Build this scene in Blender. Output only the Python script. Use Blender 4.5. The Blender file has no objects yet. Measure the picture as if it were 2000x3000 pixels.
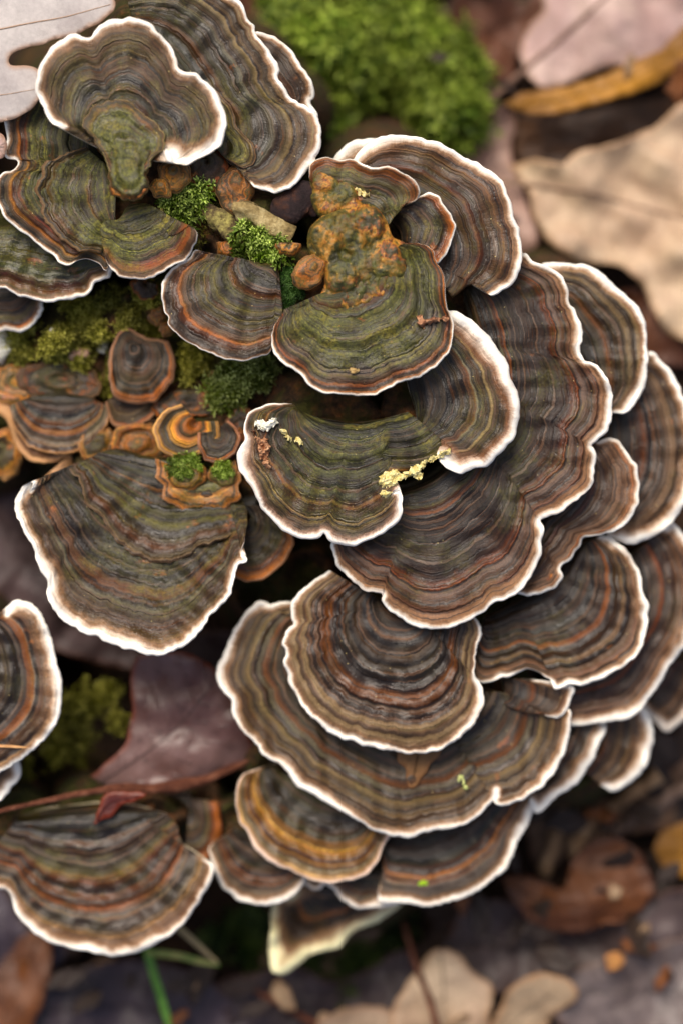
import bpy, math, random
import numpy as np

# ------------------------------------------------------------------ camera, world, sun, exposure
SC = bpy.context.scene
COL = SC.collection
D = 600.0            # camera height above the focus plane (mm)
K = 240.0 / 3000.0   # mm per photograph pixel at the focus plane
MM = 0.001

cam_d = bpy.data.cameras.new('camera')
cam = bpy.data.objects.new('camera', cam_d)
COL.objects.link(cam)
cam.location = (0, 0, D * MM)
cam.rotation_euler = (0, 0, 0)
cam_d.sensor_fit = 'VERTICAL'
cam_d.sensor_height = 36.0
cam_d.lens = 90.0
cam_d.clip_start = 0.01
cam_d.clip_end = 200.0
cam_d.dof.use_dof = True
cam_d.dof.focus_distance = (D + 3.0) * MM
cam_d.dof.aperture_fstop = 4.4
SC.camera = cam

SUN_EL, SUN_AZ = math.radians(58), math.radians(-20)   # azimuth clockwise from +Y (top of the picture)
world = bpy.data.worlds.new('World')
SC.world = world
world.use_nodes = True
wn = world.node_tree.nodes
sky = wn.new('ShaderNodeTexSky')
sky.sky_type = 'NISHITA'
sky.sun_disc = False
sky.sun_elevation = SUN_EL
sky.sun_rotation = SUN_AZ
sky.dust_density = 6.0
sky.air_density = 0.7
sky.ozone_density = 0.6
wn['Background'].inputs['Strength'].default_value = 0.10
world.node_tree.links.new(sky.outputs[0], wn['Background'].inputs['Color'])

sun_d = bpy.data.lights.new('sun', 'SUN')
sun_d.energy = 1.5
sun_d.angle = math.radians(24)
sun_d.color = (1.0, 0.92, 0.81)
sun = bpy.data.objects.new('sun', sun_d)
COL.objects.link(sun)
sun.location = (0, 0, 2)
sun.rotation_euler = (math.pi / 2 - SUN_EL, 0, -SUN_AZ + math.pi)

SC.view_settings.view_transform = 'Standard'
SC.view_settings.look = 'None'
SC.view_settings.gamma = 1.0
SC.view_settings.use_curve_mapping = False
SC.view_settings.exposure = 0.68

random.seed(7)
RNG = np.random.default_rng(7)
GROUND = -112.0

# ------------------------------------------------------------------ helpers
def w2(px, py, z):
    """photograph pixel + height (mm) -> world xy (mm)"""
    s = (D - z) / D * K
    return (np.asarray(px, float) - 1000.0) * s, (1500.0 - np.asarray(py, float)) * s

def lin(c):
    out = []
    for v in c:
        v = v / 255.0
        out.append(v / 12.92 if v <= 0.04045 else ((v + 0.055) / 1.055) ** 2.4)
    return (out[0], out[1], out[2], 1.0)

def catmull(pts, n):
    """resample a polyline (k columns) to n points, smooth in the first two"""
    P = np.asarray(pts, float)
    if len(P) == 1:
        return np.repeat(P, n, 0)
    d = np.r_[0, np.cumsum(np.hypot(*np.diff(P[:, :2], axis=0).T))]
    if len(P) == 2:
        u = np.linspace(0, d[-1], n)
        return np.stack([np.interp(u, d, P[:, k]) for k in range(P.shape[1])], 1)
    dense = []
    for i in range(len(P) - 1):
        p0 = P[max(i - 1, 0)]; p1 = P[i]; p2 = P[i + 1]; p3 = P[min(i + 2, len(P) - 1)]
        t = np.linspace(0, 1, 12, endpoint=False)[:, None]
        c = 0.5 * ((2 * p1) + (-p0 + p2) * t + (2 * p0 - 5 * p1 + 4 * p2 - p3) * t ** 2 + (-p0 + 3 * p1 - 3 * p2 + p3) * t ** 3)
        c[:, 2:] = p1[2:] + (p2[2:] - p1[2:]) * t
        dense.append(c)
    dense.append(P[-1:])
    Q = np.concatenate(dense)
    d = np.r_[0, np.cumsum(np.hypot(*np.diff(Q[:, :2], axis=0).T))]
    u = np.linspace(0, d[-1], n)
    return np.stack([np.interp(u, d, Q[:, k]) for k in range(Q.shape[1])], 1)

class Wob:
    """smooth 1d/2d noise as a sum of random sines"""
    def __init__(self, seed, freq, n=7):
        r = np.random.default_rng(seed)
        self.k = r.normal(size=(n, 2)); self.k /= np.linalg.norm(self.k, axis=1)[:, None]
        self.k *= freq * r.uniform(0.5, 1.6, (n, 1)); self.ph = r.uniform(0, 6.28, n); self.n = n
    def __call__(self, x, y=0.0):
        x = np.asarray(x, float); y = np.asarray(y, float)
        return sum(np.sin(self.k[i, 0] * x + self.k[i, 1] * y + self.ph[i]) for i in range(self.n)) / math.sqrt(self.n)

def mesh_obj(name, verts, faces, mat, parent=None, attrs=None, smooth=True, loc=None):
    """verts in mm. loc (mm): object origin"""
    V = np.asarray(verts, float)
    o = (0, 0, 0) if loc is None else loc
    me = bpy.data.meshes.new(name)
    me.from_pydata(((V - np.asarray(o)) * MM).tolist(), [], faces)
    for k, a in (attrs or {}).items():
        at = me.attributes.new(k, 'FLOAT', 'POINT')
        at.data.foreach_set('value', np.asarray(a, np.float32))
    if mat:
        me.materials.append(mat)
    if smooth:
        me.polygons.foreach_set('use_smooth', [True] * len(me.polygons))
    me.update()
    ob = bpy.data.objects.new(name, me)
    COL.objects.link(ob)
    if parent is not None:
        ob.parent = parent
        ob.location = [(o[i] * MM - parent.location[i]) for i in range(3)]
    else:
        ob.location = [c * MM for c in o]
    return ob

def empty(name, loc):
    e = bpy.data.objects.new(name, None)
    e.empty_display_size = 0.005
    COL.objects.link(e)
    e.location = [c * MM for c in loc]
    return e

def tag(o, label=None, cat=None, group=None, kind=None):
    if label: o['label'] = label
    if cat: o['category'] = cat
    if group: o['group'] = group
    if kind: o['kind'] = kind
    return o

def grid_faces(ns, nt, wrap_t=False, off=0):
    i, j = np.meshgrid(np.arange(ns - 1), np.arange(nt if wrap_t else nt - 1), indexing='ij')
    j2 = (j + 1) % nt
    a = off + i * nt + j; b = off + (i + 1) * nt + j; c = off + (i + 1) * nt + j2; d = off + i * nt + j2
    return np.stack([a, b, c, d], -1).reshape(-1, 4).tolist()

# ------------------------------------------------------------------ node helper
class NT:
    def __init__(self, name, rough=0.7, spec=0.3):
        self.m = bpy.data.materials.new(name)
        self.m.use_nodes = True
        self.t = self.m.node_tree
        self.b = self.t.nodes['Principled BSDF']
        self.b.inputs['Roughness'].default_value = rough
        self.b.inputs['Specular IOR Level'].default_value = spec
    def put(self, s, v):
        if isinstance(v, (int, float)):
            s.default_value = v
        elif isinstance(v, tuple):
            s.default_value = v
        else:
            self.t.links.new(v, s)
    def attr(self, n):
        x = self.t.nodes.new('ShaderNodeAttribute'); x.attribute_name = n
        return x.outputs['Fac']
    def pos(self):
        if not hasattr(self, '_p'):
            self._p = self.t.nodes.new('ShaderNodeTexCoord').outputs['Object']
        return self._p
    def math(self, op, a, b=0.0, c=None, clamp=False):
        x = self.t.nodes.new('ShaderNodeMath'); x.operation = op; x.use_clamp = clamp
        self.put(x.inputs[0], a); self.put(x.inputs[1], b)
        if c is not None: self.put(x.inputs[2], c)
        return x.outputs[0]
    def noise(self, scale, detail=3.0, rough=0.55, vec=None, w=None, dim='3D', dist=0.0):
        x = self.t.nodes.new('ShaderNodeTexNoise'); x.noise_dimensions = dim
        x.inputs['Scale'].default_value = scale; x.inputs['Detail'].default_value = detail
        x.inputs['Roughness'].default_value = rough; x.inputs['Distortion'].default_value = dist
        if dim != '1D': self.put(x.inputs['Vector'], vec if vec is not None else self.pos())
        if w is not None: self.put(x.inputs['W'], w)
        return x.outputs['Fac']
    def voro(self, scale, out='Distance', vec=None):
        x = self.t.nodes.new('ShaderNodeTexVoronoi'); x.inputs['Scale'].default_value = scale
        self.put(x.inputs['Vector'], vec if vec is not None else self.pos())
        return x.outputs[out]
    def comb(self, x_, y_, z_):
        x = self.t.nodes.new('ShaderNodeCombineXYZ')
        self.put(x.inputs[0], x_); self.put(x.inputs[1], y_); self.put(x.inputs[2], z_)
        return x.outputs[0]
    def step(self, v, a, b, lo=0.0, hi=1.0):
        x = self.t.nodes.new('ShaderNodeMapRange'); x.interpolation_type = 'SMOOTHSTEP'
        self.put(x.inputs['Value'], v)
        self.put(x.inputs['From Min'], a); self.put(x.inputs['From Max'], b)
        self.put(x.inputs['To Min'], lo); self.put(x.inputs['To Max'], hi)
        return x.outputs[0]
    def ramp(self, v, stops, interp='LINEAR'):
        x = self.t.nodes.new('ShaderNodeValToRGB'); cr = x.color_ramp; cr.interpolation = interp
        stops = sorted(stops)[:30]
        while len(cr.elements) < len(stops): cr.elements.new(0.5)
        for e, (p, c) in zip(cr.elements, stops):
            e.position = min(max(p, 0), 1)
        for e, (p, c) in zip(cr.elements, stops):
            e.color = lin(c)
        self.put(x.inputs[0], v)
        return x.outputs[0]
    def mix(self, f, a, b, mode='MIX'):
        x = self.t.nodes.new('ShaderNodeMix'); x.data_type = 'RGBA'; x.blend_type = mode
        self.put(x.inputs[0], f); self.put(x.inputs[6], a); self.put(x.inputs[7], b)
        return x.outputs[2]
    def gray(self, v):
        return self.comb(v, v, v)
    def col(self, c): self.put(self.b.inputs['Base Color'], c)
    def bump(self, h, dist, strength=1.0):
        x = self.t.nodes.new('ShaderNodeBump'); x.inputs['Strength'].default_value = strength
        x.inputs['Distance'].default_value = dist * MM
        self.put(x.inputs['Height'], h)
        self.put(self.b.inputs['Normal'], x.outputs[0])

# ------------------------------------------------------------------ bracket material
WB = (104, 74, 38); WD = (52, 38, 24); WG = (112, 92, 72); OL = (92, 88, 46); OLD = (62, 58, 36); BR = (92, 76, 58); BRD = (60, 50, 42); GR = (104, 94, 84); PU = (92, 70, 60)
BL = (126, 120, 124); RU = (142, 90, 34); GO = (192, 130, 48); TAN = (150, 118, 90); DK = (46, 40, 35); YE = (214, 168, 64)
RED = (112, 56, 42); LG = (148, 128, 110); GN = (96, 104, 44); GND = (62, 66, 34); ORG = (212, 132, 38)
PAL = {
 'grey':  [(0, WD), (.12, WD), (.2, WB), (.26, WD), (.34, BR), (.4, DK), (.48, BR), (.53, WD), (.58, RU), (.61, BL), (.66, WD), (.73, LG), (.78, WD), (.84, WG), (.89, PU), (.93, LG), (.965, BR), (1, TAN)],
 'ring':  [(0, WD), (.1, WB), (.16, WD), (.2, GO), (.23, WD), (.32, WB), (.38, WD), (.45, BR), (.5, WD), (.57, PU), (.6, RU), (.66, RU), (.685, BL), (.71, WD), (.77, PU), (.81, LG), (.85, PU), (.9, LG), (.94, PU), (1, TAN)],
 'lobed': [(0, OL), (.2, OL), (.3, OLD), (.36, RU), (.42, OLD), (.5, BR), (.55, DK), (.59, BL), (.64, PU), (.7, BR), (.76, LG), (.8, PU), (.87, BR), (.9, PU), (.94, LG), (.97, PU), (1, TAN)],
 'green': [(0, RU), (.1, GND), (.2, GN), (.28, RU), (.32, GND), (.42, GN), (.5, GND), (.53, GN), (.62, GND), (.68, GN), (.74, OLD), (.8, BL), (.84, OLD), (.9, BRD), (.93, RU), (.955, OLD), (.975, GO), (1, PU)],
 'olive': [(0, OLD), (.14, BR), (.2, OLD), (.3, BRD), (.33, GO), (.37, OL), (.46, DK), (.5, OL), (.58, OLD), (.63, OL), (.7, BRD), (.77, BR), (.84, RU), (.9, BRD), (.95, BR), (1, PU)],
 'dark':  [(0, OLD), (.15, GND), (.22, DK), (.32, OLD), (.38, DK), (.48, GND), (.52, DK), (.6, GND), (.66, DK), (.72, RU), (.76, PU), (.81, LG), (.85, PU), (.9, BRD), (.95, PU), (1, TAN)],
 'big':   [(0, DK), (.12, WD), (.2, WD), (.26, GO), (.29, WD), (.4, WD), (.46, DK), (.53, WD), (.6, WD), (.66, WD), (.72, RU), (.75, WD), (.79, BL), (.82, WD), (.87, WG), (.9, PU), (.935, LG), (.965, BR), (1, TAN)],
 'blur':  [(0, DK), (.2, WD), (.3, DK), (.4, BR), (.46, RU), (.52, WD), (.6, WG), (.66, WD), (.74, LG), (.8, WD), (.87, LG), (.93, RU), (1, TAN)],
 'gold':  [(0, WD), (.2, OLD), (.34, WD), (.46, BRD), (.54, OLD), (.58, (150, 104, 50)), (.64, YE), (.68, (156, 108, 50)), (.72, (196, 146, 62)), (.76, RED), (.79, (176, 124, 62)), (.84, (196, 150, 90)), (.875, BL), (.91, LG), (1, (196, 160, 132))],
 'goldin': [(0, GND), (.3, GN), (.42, OLD), (.5, GO), (.62, YE), (.72, GO), (.8, OLD), (.9, GO), (1, RU)],
 'brown': [(0, OLD), (.2, BRD), (.32, OL), (.4, BRD), (.5, BR), (.58, DK), (.66, BRD), (.74, OL), (.8, BRD), (.88, RU), (.94, GO), (1, RED)],
 'bottom': [(0, OL), (.2, WD), (.3, WB), (.38, WD), (.46, OL), (.52, RU), (.57, WD), (.61, GO), (.65, (160, 116, 62)), (.69, RU), (.72, BL), (.77, WD), (.82, BL), (.87, LG), (.92, PU), (1, TAN)],
 'left':  [(0, GN), (.2, OL), (.32, GND), (.4, BL), (.5, OL), (.58, OLD), (.66, GN), (.74, BRD), (.8, RED), (.86, RU), (.91, PU), (.96, BRD), (1, TAN)],
 'knob':  [(0, GO), (.18, OL), (.32, RU), (.44, GO), (.55, OLD), (.66, ORG), (.78, OL), (.9, GO), (1, OLD)],
 'swirl': [(0, ORG), (.2, ORG), (.34, OLD), (.48, GO), (.6, YE), (.68, OLD), (.84, OLD), (.9, YE), (1, GO)],
 'slate': [(0, BRD), (.3, GR), (.5, PU), (.7, GR), (.84, BRD), (.92, ORG), (1, RU)],
}
UNDER = None
def bracket_mat(name, pal, seed, rimw, length, green=0.25, orange=0.15, rimcol=(248, 243, 230), line=1.0, fringe=(168, 124, 84), mott_t=0.0):
    n = NT(name, 0.62, 0.5)
    r = random.Random(seed)
    tint = [r.uniform(.98, 1.1), r.uniform(.93, .99) if green < .3 else r.uniform(.96, 1.03), r.uniform(.80, .98)]; line = line * r.uniform(.7, 1.15); freq = r.uniform(.32, .6)
    def dull(col, p):
        g = col[0] * .36 + col[1] * .4 + col[2] * .24
        q = [(g + (c - g) * (1.0 if pal in ('gold', 'swirl', 'goldin', 'knob') else 1.35)) * tint[m_] for m_, c in enumerate(col)]
        k = (.9 if pal in ('knob', 'goldin', 'swirl', 'gold') else .36 + .44 * p) * r.uniform(.9, 1.1)
        return (q[0] * k, q[1] * k * .975, q[2] * k * .8)
    stops = [(min(1, max(0, p + r.uniform(-.02, .02))), dull(col, p)) for p, col in PAL[pal]]
    t = n.attr('t'); rd = n.attr('rimd'); sv = n.attr('s')
    off = r.uniform(0, 50)
    n1 = n.noise(130, 3, 0.55, vec=None, w=off, dim='4D')
    n2 = n.noise(620, 3, 0.6, w=off + 3, dim='4D')
    tw = n.math('MULTIPLY_ADD', n.math('SUBTRACT', n1, 0.5), 0.036 + mott_t, t)
    tw = n.math('MULTIPLY_ADD', n.math('SUBTRACT', n2, 0.5), 0.02 + mott_t * .95, tw)
    c = n.ramp(tw, stops)
    # bands fade in and out round the fan
    fade = n.noise(1.0, 3, 0.6, vec=n.comb(n.math('MULTIPLY', sv, .09), n.math('MULTIPLY', tw, 5.0), off + 31), dim='3D')
    plainc = n.ramp(tw, [(0, dull(OLD if green > .28 else WD, 0)), (.35, dull(BRD, .3)), (.6, dull((84, 64, 48), .6)), (.8, dull(WG, .8)), (1, dull(BR, 1))])
    c = n.mix(n.step(fade, .44, .74, .0, .5), c, plainc)
    # fine growth lines
    lw = n.math('MULTIPLY_ADD', tw, length * freq, off)
    l1 = n.noise(1.0, 4, 0.65, w=lw, dim='1D')
    l2 = n.noise(3.2, 3, 0.6, w=n.math('MULTIPLY_ADD', n.math('SUBTRACT', n2, 0.5), 0.35, lw), dim='1D')
    ln = n.math('ADD', n.math('MULTIPLY', n.math('SUBTRACT', l1, 0.5), 2.5 * line), n.math('MULTIPLY', n.math('SUBTRACT', l2, 0.5), 1.6 * line))
    # radial fibres
    fib = n.noise(1.0, 3, 0.6, vec=n.comb(n.math('MULTIPLY', sv, 2.4), n.math('MULTIPLY', tw, 9.0), off), dim='3D')
    ln = n.math('MULTIPLY', ln, n.step(t, .0, .75, .6, 1.1))
    ln2 = n.math('MULTIPLY_ADD', n.math('SUBTRACT', fib, 0.5), 1.2, ln)
    mott = n.noise(1500, 2, 0.7, w=off, dim='4D')
    ln2 = n.math('MULTIPLY_ADD', n.math('SUBTRACT', mott, 0.5), 0.8, ln2)
    bandn = n.noise(.42, 2, 0.5, w=n.math('ADD', lw, 120.0), dim='1D')
    band = n.step(n.math('MULTIPLY_ADD', n.math('SUBTRACT', l2, .5), .25, bandn), .465, .535)
    mul = n.math('MULTIPLY', n.math('POWER', 2.0, ln2), n.math('MULTIPLY_ADD', band, .75 * min(1, line), 1 - .48 * min(1, line)))
    c = n.mix(1.0, c, n.gray(mul), 'MULTIPLY')
    hl = n.noise(1.6, 3, 0.6, w=n.math('ADD', lw, 40.0), dim='1D')
    c = n.mix(n.math('MULTIPLY', n.step(n.math('MULTIPLY_ADD', n1, .5, hl), .80, .92), .55), c, lin((100, 60, 22)))
    c = n.mix(n.math('MULTIPLY', n.step(n.math('MULTIPLY_ADD', n1, -.4, hl), .40, .46), .35), c, lin((90, 80, 68)))
    dkl = n.noise(1.1, 2, 0.5, w=n.math('ADD', lw, 80.0), dim='1D')
    c = n.mix(n.math('MULTIPLY', n.step(n.math('ABSOLUTE', n.math('SUBTRACT', dkl, .5)), .026, .0), .8), c, lin((22, 17, 14)))
    # algae film and rust patches: stains with a shape of their own
    g = n.noise(95, 4, 0.65, w=off + 9, dim='4D')
    gm = n.math('MULTIPLY', n.step(n.math('MULTIPLY_ADD', l1, 0.22, g), 0.62 - 0.2 * green, 0.82 - 0.2 * green), min(1, green * 1.25))
    gcol = n.mix(n.step(mott, .3, .7), lin((46, 46, 16)), lin((94, 94, 34)))
    gcol = n.mix(.85, gcol, n.mix(1.0, gcol, n.gray(n.math('MULTIPLY', mul, 1.15)), 'MULTIPLY'))
    gcol = n.mix(n.step(n.noise(240, 3, w=off + 23, dim='4D'), .45, .62), gcol, n.mix(1.0, gcol, (1.25, 1.05, .6, 1), 'MULTIPLY'))
    c = n.mix(n.math('MULTIPLY', gm, n.step(t, 1.0, 0.72)), c, gcol)
    o = n.noise(170, 4, 0.6, w=off + 17, dim='4D')
    om = n.math('MULTIPLY', n.step(n.math('MULTIPLY_ADD', l1, 0.2, o), 0.82 - .24 * orange, 0.9 - .2 * orange), min(1, orange * 2.2))
    ocol = n.mix(n.step(n2, .35, .65), lin((104, 50, 20)), lin((168, 100, 34)))
    ocol = n.mix(.6, ocol, n.mix(1.0, ocol, n.gray(n.math('MULTIPLY', mul, 1.1)), 'MULTIPLY'))
    c = n.mix(n.math('MULTIPLY', om, n.step(t, 1.0, 0.8)), c, ocol)
    # pale grit specks
    vd = n.voro(520)
    spk = n.math('MULTIPLY', n.step(vd, 0.085, 0.05), n.step(n.noise(210, 1, w=off, dim='4D'), .52, .6))
    c = n.mix(n.math('MULTIPLY', spk, .8), c, lin((198, 178, 112)))
    # margin: tan fringe then white growing edge
    jit = n.math('MULTIPLY', n.math('ADD', n.math('SUBTRACT', n2, 0.5), n.math('MULTIPLY', n.math('SUBTRACT', fib, 0.5), 1.2)), rimw * 0.38)
    rj = n.math('MULTIPLY', n.math('ADD', rd, jit), n.math('MULTIPLY', n.step(n1, .3, .7, 1.25, .85), n.step(n.noise(48, 2, w=off + 61, dim='4D'), .36, .62, 1.7, .82)))
    fr = n.math('MULTIPLY', n.step(rj, rimw * 3.0, rimw * 1.5), 0.85)
    c = n.mix(fr, c, n.mix(n.step(mott, .3, .75), lin(tuple(v * .74 for v in fringe)), lin(fringe)))
    cream = tuple(.55 * a + .45 * b_ for a, b_ in zip(rimcol, fringe))
    c = n.mix(n.step(rj, rimw * 1.9, rimw * 1.15), c, lin(cream))
    wm = n.step(rj, rimw * 1.35, rimw * 0.7)
    rc = n.mix(n.math('MULTIPLY', n.step(n2, .5, .7), .35), lin(rimcol), lin(tuple(v * .9 for v in rimcol)))
    rc = n.mix(n.math('MULTIPLY', n.step(n.noise(75, 3, w=off + 51, dim='4D'), .52, .68), .5), rc, lin(cream))
    c = n.mix(wm, c, rc)
    # creamy pore side below
    c = n.mix(n.attr('under'), c, lin((206, 192, 160)))
    n.col(c)
    relief = n.math('MULTIPLY_ADD', n.math('SUBTRACT', 1.0, wm), n.math('MULTIPLY_ADD', ln, 0.5, n.math('MULTIPLY', n.math('ADD', fib, mott), 0.25)), n.math('MULTIPLY', n2, 0.3))
    n.bump(relief, 0.5, 0.75)
    n.put(n.b.inputs['Roughness'], n.math('MULTIPLY_ADD', mott, 0.3, n.math('MULTIPLY_ADD', band, .22, .2)))
    return n.m

# ------------------------------------------------------------------ bracket geometry
BR_INFO = []   # (outline px polygon, attach px, zb, zr)
def bracket(rim, att, zb, zr, pal, label, seed, rimw=1.3, green=0.1, orange=0.2, name='bracket_fungus', cat='mushroom',
            group='bracket fungi tiered on the stump', parent=None, cup=0.0, wave=0.8, foot=16.0, thick=1.5, rimcol=(248, 243, 230),
            line=1.0, curl=None, edge_r=None, fringe=(168, 124, 84), base=None, scal=1.0, mott_t=0.0):
    R0 = np.array([(p[0], p[1], p[2] if len(p) > 2 else 1.0) for p in rim], float)
    zm = (zb + zr) / 2
    L = np.hypot(*np.diff(R0[:, :2], axis=0).T).sum() * K
    ns = int(min(300, max(40, L / 0.55)))
    Rp = catmull(R0, ns)
    if np.hypot(*(R0[0, :2] - R0[-1, :2])) < 1: att = [tuple(np.mean(np.array(att, float), 0))]
    Ap = catmull(np.array([(a[0], a[1]) for a in att], float), ns)
    if len(att) == 1:
        pass
    # small scallops on the free edge
    dr = np.gradient(Rp[:, :2], axis=0); nrm = np.stack([dr[:, 1], -dr[:, 0]], 1); nrm /= np.linalg.norm(nrm, axis=1)[:, None] + 1e-9
    u = np.linspace(0, L, ns)
    wob = Wob(seed, 1.1)(u) * 1.7 + Wob(seed + 1, 2.6)(u) * 1.2
    env = np.clip(np.minimum(np.arange(ns), ns - 1 - np.arange(ns)) / 5.0, 0, 1)
    Rp[:, :2] += nrm * (wob * env * scal)[:, None]
    reach = np.hypot(*(Rp[:, :2] - Ap).T).max() * K
    nt = int(min(56, max(14, reach / 0.6)))
    q = np.linspace(0, 1, nt)
    p = 1 - (1 - q) ** 1.5
    XY = Ap[:, None, :] + (Rp[:, None, :2] - Ap[:, None, :]) * p[None, :, None]      # ns, nt, 2 px
    flat = XY.reshape(-1, 2)
    wsel = Rp[:, 2] > 0.02
    Rw = Rp[wsel]; dR = np.full(len(flat), 1e9); dO = np.full(len(flat), 1e9); dA = np.full(len(flat), 1e9); rd = np.full(len(flat), 1e9)
    for i in range(0, len(flat), 3000):
        f = flat[i:i + 3000, None, :]
        dd = np.hypot(*(f - Rp[None, :, :2]).transpose(2, 0, 1))
        dO[i:i + 3000] = dd.min(1)
        if len(Rw):
            dw = dd[:, wsel]
            dR[i:i + 3000] = np.maximum(((dw + 1.0) ** -7.0).mean(1) ** (-1 / 7.0) * .62 - 1.0, dw.min(1)); rd[i:i + 3000] = (dw / Rw[None, :, 2]).min(1)
        else:
            dR[i:i + 3000] = dO[i:i + 3000]
        da = np.hypot(*(f - Ap[None, ::3, :]).transpose(2, 0, 1)) + .5
        dA[i:i + 3000] = np.maximum((da ** -5.0).mean(1) ** (-1 / 5.0) - .5, 0)
    dR *= K; dO *= K; dA *= K; rd *= K
    # ring coordinate: scaled copies of the edge about the attachment; plain sides run from 0 to 1
    tau = np.ones(ns); on = np.where(Rp[:, 2] > .02)[0]
    if len(on):
        i0, i1 = on[0], on[-1]
        if i0 > 2: tau[:i0] = np.clip(np.hypot(*(Rp[:i0, :2] - Ap[0]).T) / (np.hypot(*(Rp[i0, :2] - Ap[0])) + 1e-6), 0, 1)
        if i1 < ns - 3: tau[i1 + 1:] = np.clip(np.hypot(*(Rp[i1 + 1:, :2] - Ap[-1]).T) / (np.hypot(*(Rp[i1, :2] - Ap[-1])) + 1e-6), 0, 1)
    tp = (p[None, :] * tau[:, None]).ravel()
    t = .8 * tp + .2 * dA / (dA + dR + 1e-6)
    X, Y = w2(flat[:, 0], flat[:, 1], zm)
    sg = np.repeat(u, nt)
    # height: base to rim, cupped, waved, concentric terraces
    prof = t ** 1.3
    z = zb + (zr - zb) * prof + cup * np.sin(np.pi * np.clip(t, 0, 1)) 
    w1 = Wob(seed + 5, 0.32); z += wave * w1(X, Y) * t ** 1.5
    z += 0.35 * Wob(seed + 6, 0.9)(X, Y) * np.clip(t * 3, 0, 1)
    ter = Wob(seed + 7, 1.0, 5)
    z += 0.34 * ter(t * reach * 1.5 + 0.8 * Wob(seed + 8, 0.3)(X, Y)) * np.clip(dO / 1.5, 0, 1)
    z += 0.12 * Wob(seed + 9, 3.0)(t * reach + 0.5 * Wob(seed + 10, 0.3)(X, Y)) * np.clip(dO / 1.5, 0, 1)
    if parent is None and len(att) > 1: z -= 2.2 * np.exp(-(np.hypot(flat[:, 0] - np.repeat(Ap[:, 0], nt), flat[:, 1] - np.repeat(Ap[:, 1], nt)) * K / 1.6) ** 2)
    if curl is not None:      # (cx, cy, radius px, lift mm): edge curled up or down round a point
        for cx, cy, rr, lift in curl:
            z += lift * np.exp(-((flat[:, 0] - cx) ** 2 + (flat[:, 1] - cy) ** 2) / rr ** 2)
    er = edge_r if edge_r is not None else min(1.0, 0.45 + 0.3 * rimw)
    e = np.clip(dO / er, 0, 1)
    ztop = z - er * (1 - np.sqrt(np.clip(1 - (1 - e) ** 2, 0, 1)))
    Zt = ztop.reshape(ns, nt); Dg = dO.reshape(ns, nt)
    X = X.reshape(ns, nt); Y = Y.reshape(ns, nt)
    # underside, outermost row excluded, coarser
    jb = np.arange(nt - 2, -1, -2)
    if jb[-1] != 0: jb = np.r_[jb, 0]
    zf = z.reshape(ns, nt)
    eb = np.clip(Dg[:, jb] / er, 0, 1)
    Zb = zf[:, jb] - er - er * np.sqrt(np.clip(1 - (1 - eb) ** 2, 0, 1)) - thick * np.clip(Dg[:, jb] / 12.0, 0, 1.6)
    Xf = Ap[:, 0]; Yf = Ap[:, 1]
    cx0, cy0 = Ap.mean(0)
    fx = cx0 + (Xf - cx0) * 0.8; fy = cy0 + (Yf - cy0) * 0.8
    FX, FY = w2(fx, fy, zm)
    FZ = np.full(ns, zb - foot)
    Vx = np.concatenate([X, X[:, jb], FX[:, None]], 1); Vy = np.concatenate([Y, Y[:, jb], FY[:, None]], 1)
    Vz = np.concatenate([Zt, Zb, FZ[:, None]], 1)
    NT_ = Vx.shape[1]
    V = np.stack([Vx, Vy, Vz], -1).reshape(-1, 3)
    faces = grid_faces(ns, NT_, wrap_t=True)
    faces.append(list(range(NT_))); faces.append(list(range((ns - 1) * NT_ + NT_ - 1, (ns - 1) * NT_ - 1, -1)))
    T = np.concatenate([t.reshape(ns, nt), t.reshape(ns, nt)[:, jb], np.zeros((ns, 1))], 1).ravel()
    RDs = np.minimum(rd.reshape(ns, nt), 60)
    RD = np.concatenate([RDs, np.zeros((ns, len(jb))), np.full((ns, 1), 50)], 1).ravel()
    S = np.concatenate([sg.reshape(ns, nt), sg.reshape(ns, nt)[:, jb], sg.reshape(ns, nt)[:, :1]], 1).ravel()
    U = np.concatenate([np.zeros((ns, nt)), np.ones((ns, len(jb) + 1))], 1).ravel()
    if base is None:
        bx, by = w2(cx0, cy0, zm); loc = (float(bx), float(by), zb - foot * .5)
    else:
        loc = base
    mat = bracket_mat(name + '_skin', pal, seed, rimw, max(14, reach), green, orange, rimcol, line, fringe, mott_t)
    ob = mesh_obj(name, V, faces, mat, parent, {'t': T, 'rimd': RD, 's': S, 'under': U}, loc=loc)
    if parent is None:
        tag(ob, label, cat, group)
        BR_INFO.append((np.concatenate([Rp[:, :2], Ap[::-1]]), Ap[[0, ns // 2, -1]], zb, zr))
    return ob

def disc(cx, cy, rx, ry=None, rot=0, a0=0, a1=360, n=14, irr=0.08, seed=1):
    ry = ry or rx
    r = random.Random(seed); out = []
    for i in range(n + 1):
        a = math.radians(a0 + (a1 - a0) * i / n)
        k = 1 + r.uniform(-irr, irr)
        if i == n and abs(a1 - a0) == 360: out.append(out[0]); break
        x, y = math.cos(a) * rx * k, math.sin(a) * ry * k
        c, s = math.cos(math.radians(rot)), math.sin(math.radians(rot))
        out.append((cx + x * c - y * s, cy + x * s + y * c))
    return out

# ------------------------------------------------------------------ the brackets: free edge (px, py[, white width]), attachment, heights
def S0(pts): return [(x, y, 0) for x, y in pts]
BRK = []
def add(rim, att, zb, zr, pal, label, **kw):
    BRK.append(dict(rim=rim, att=att, zb=zb, zr=zr, pal=pal, label=label, seed=100 + 13 * len(BRK), **kw))

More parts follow.
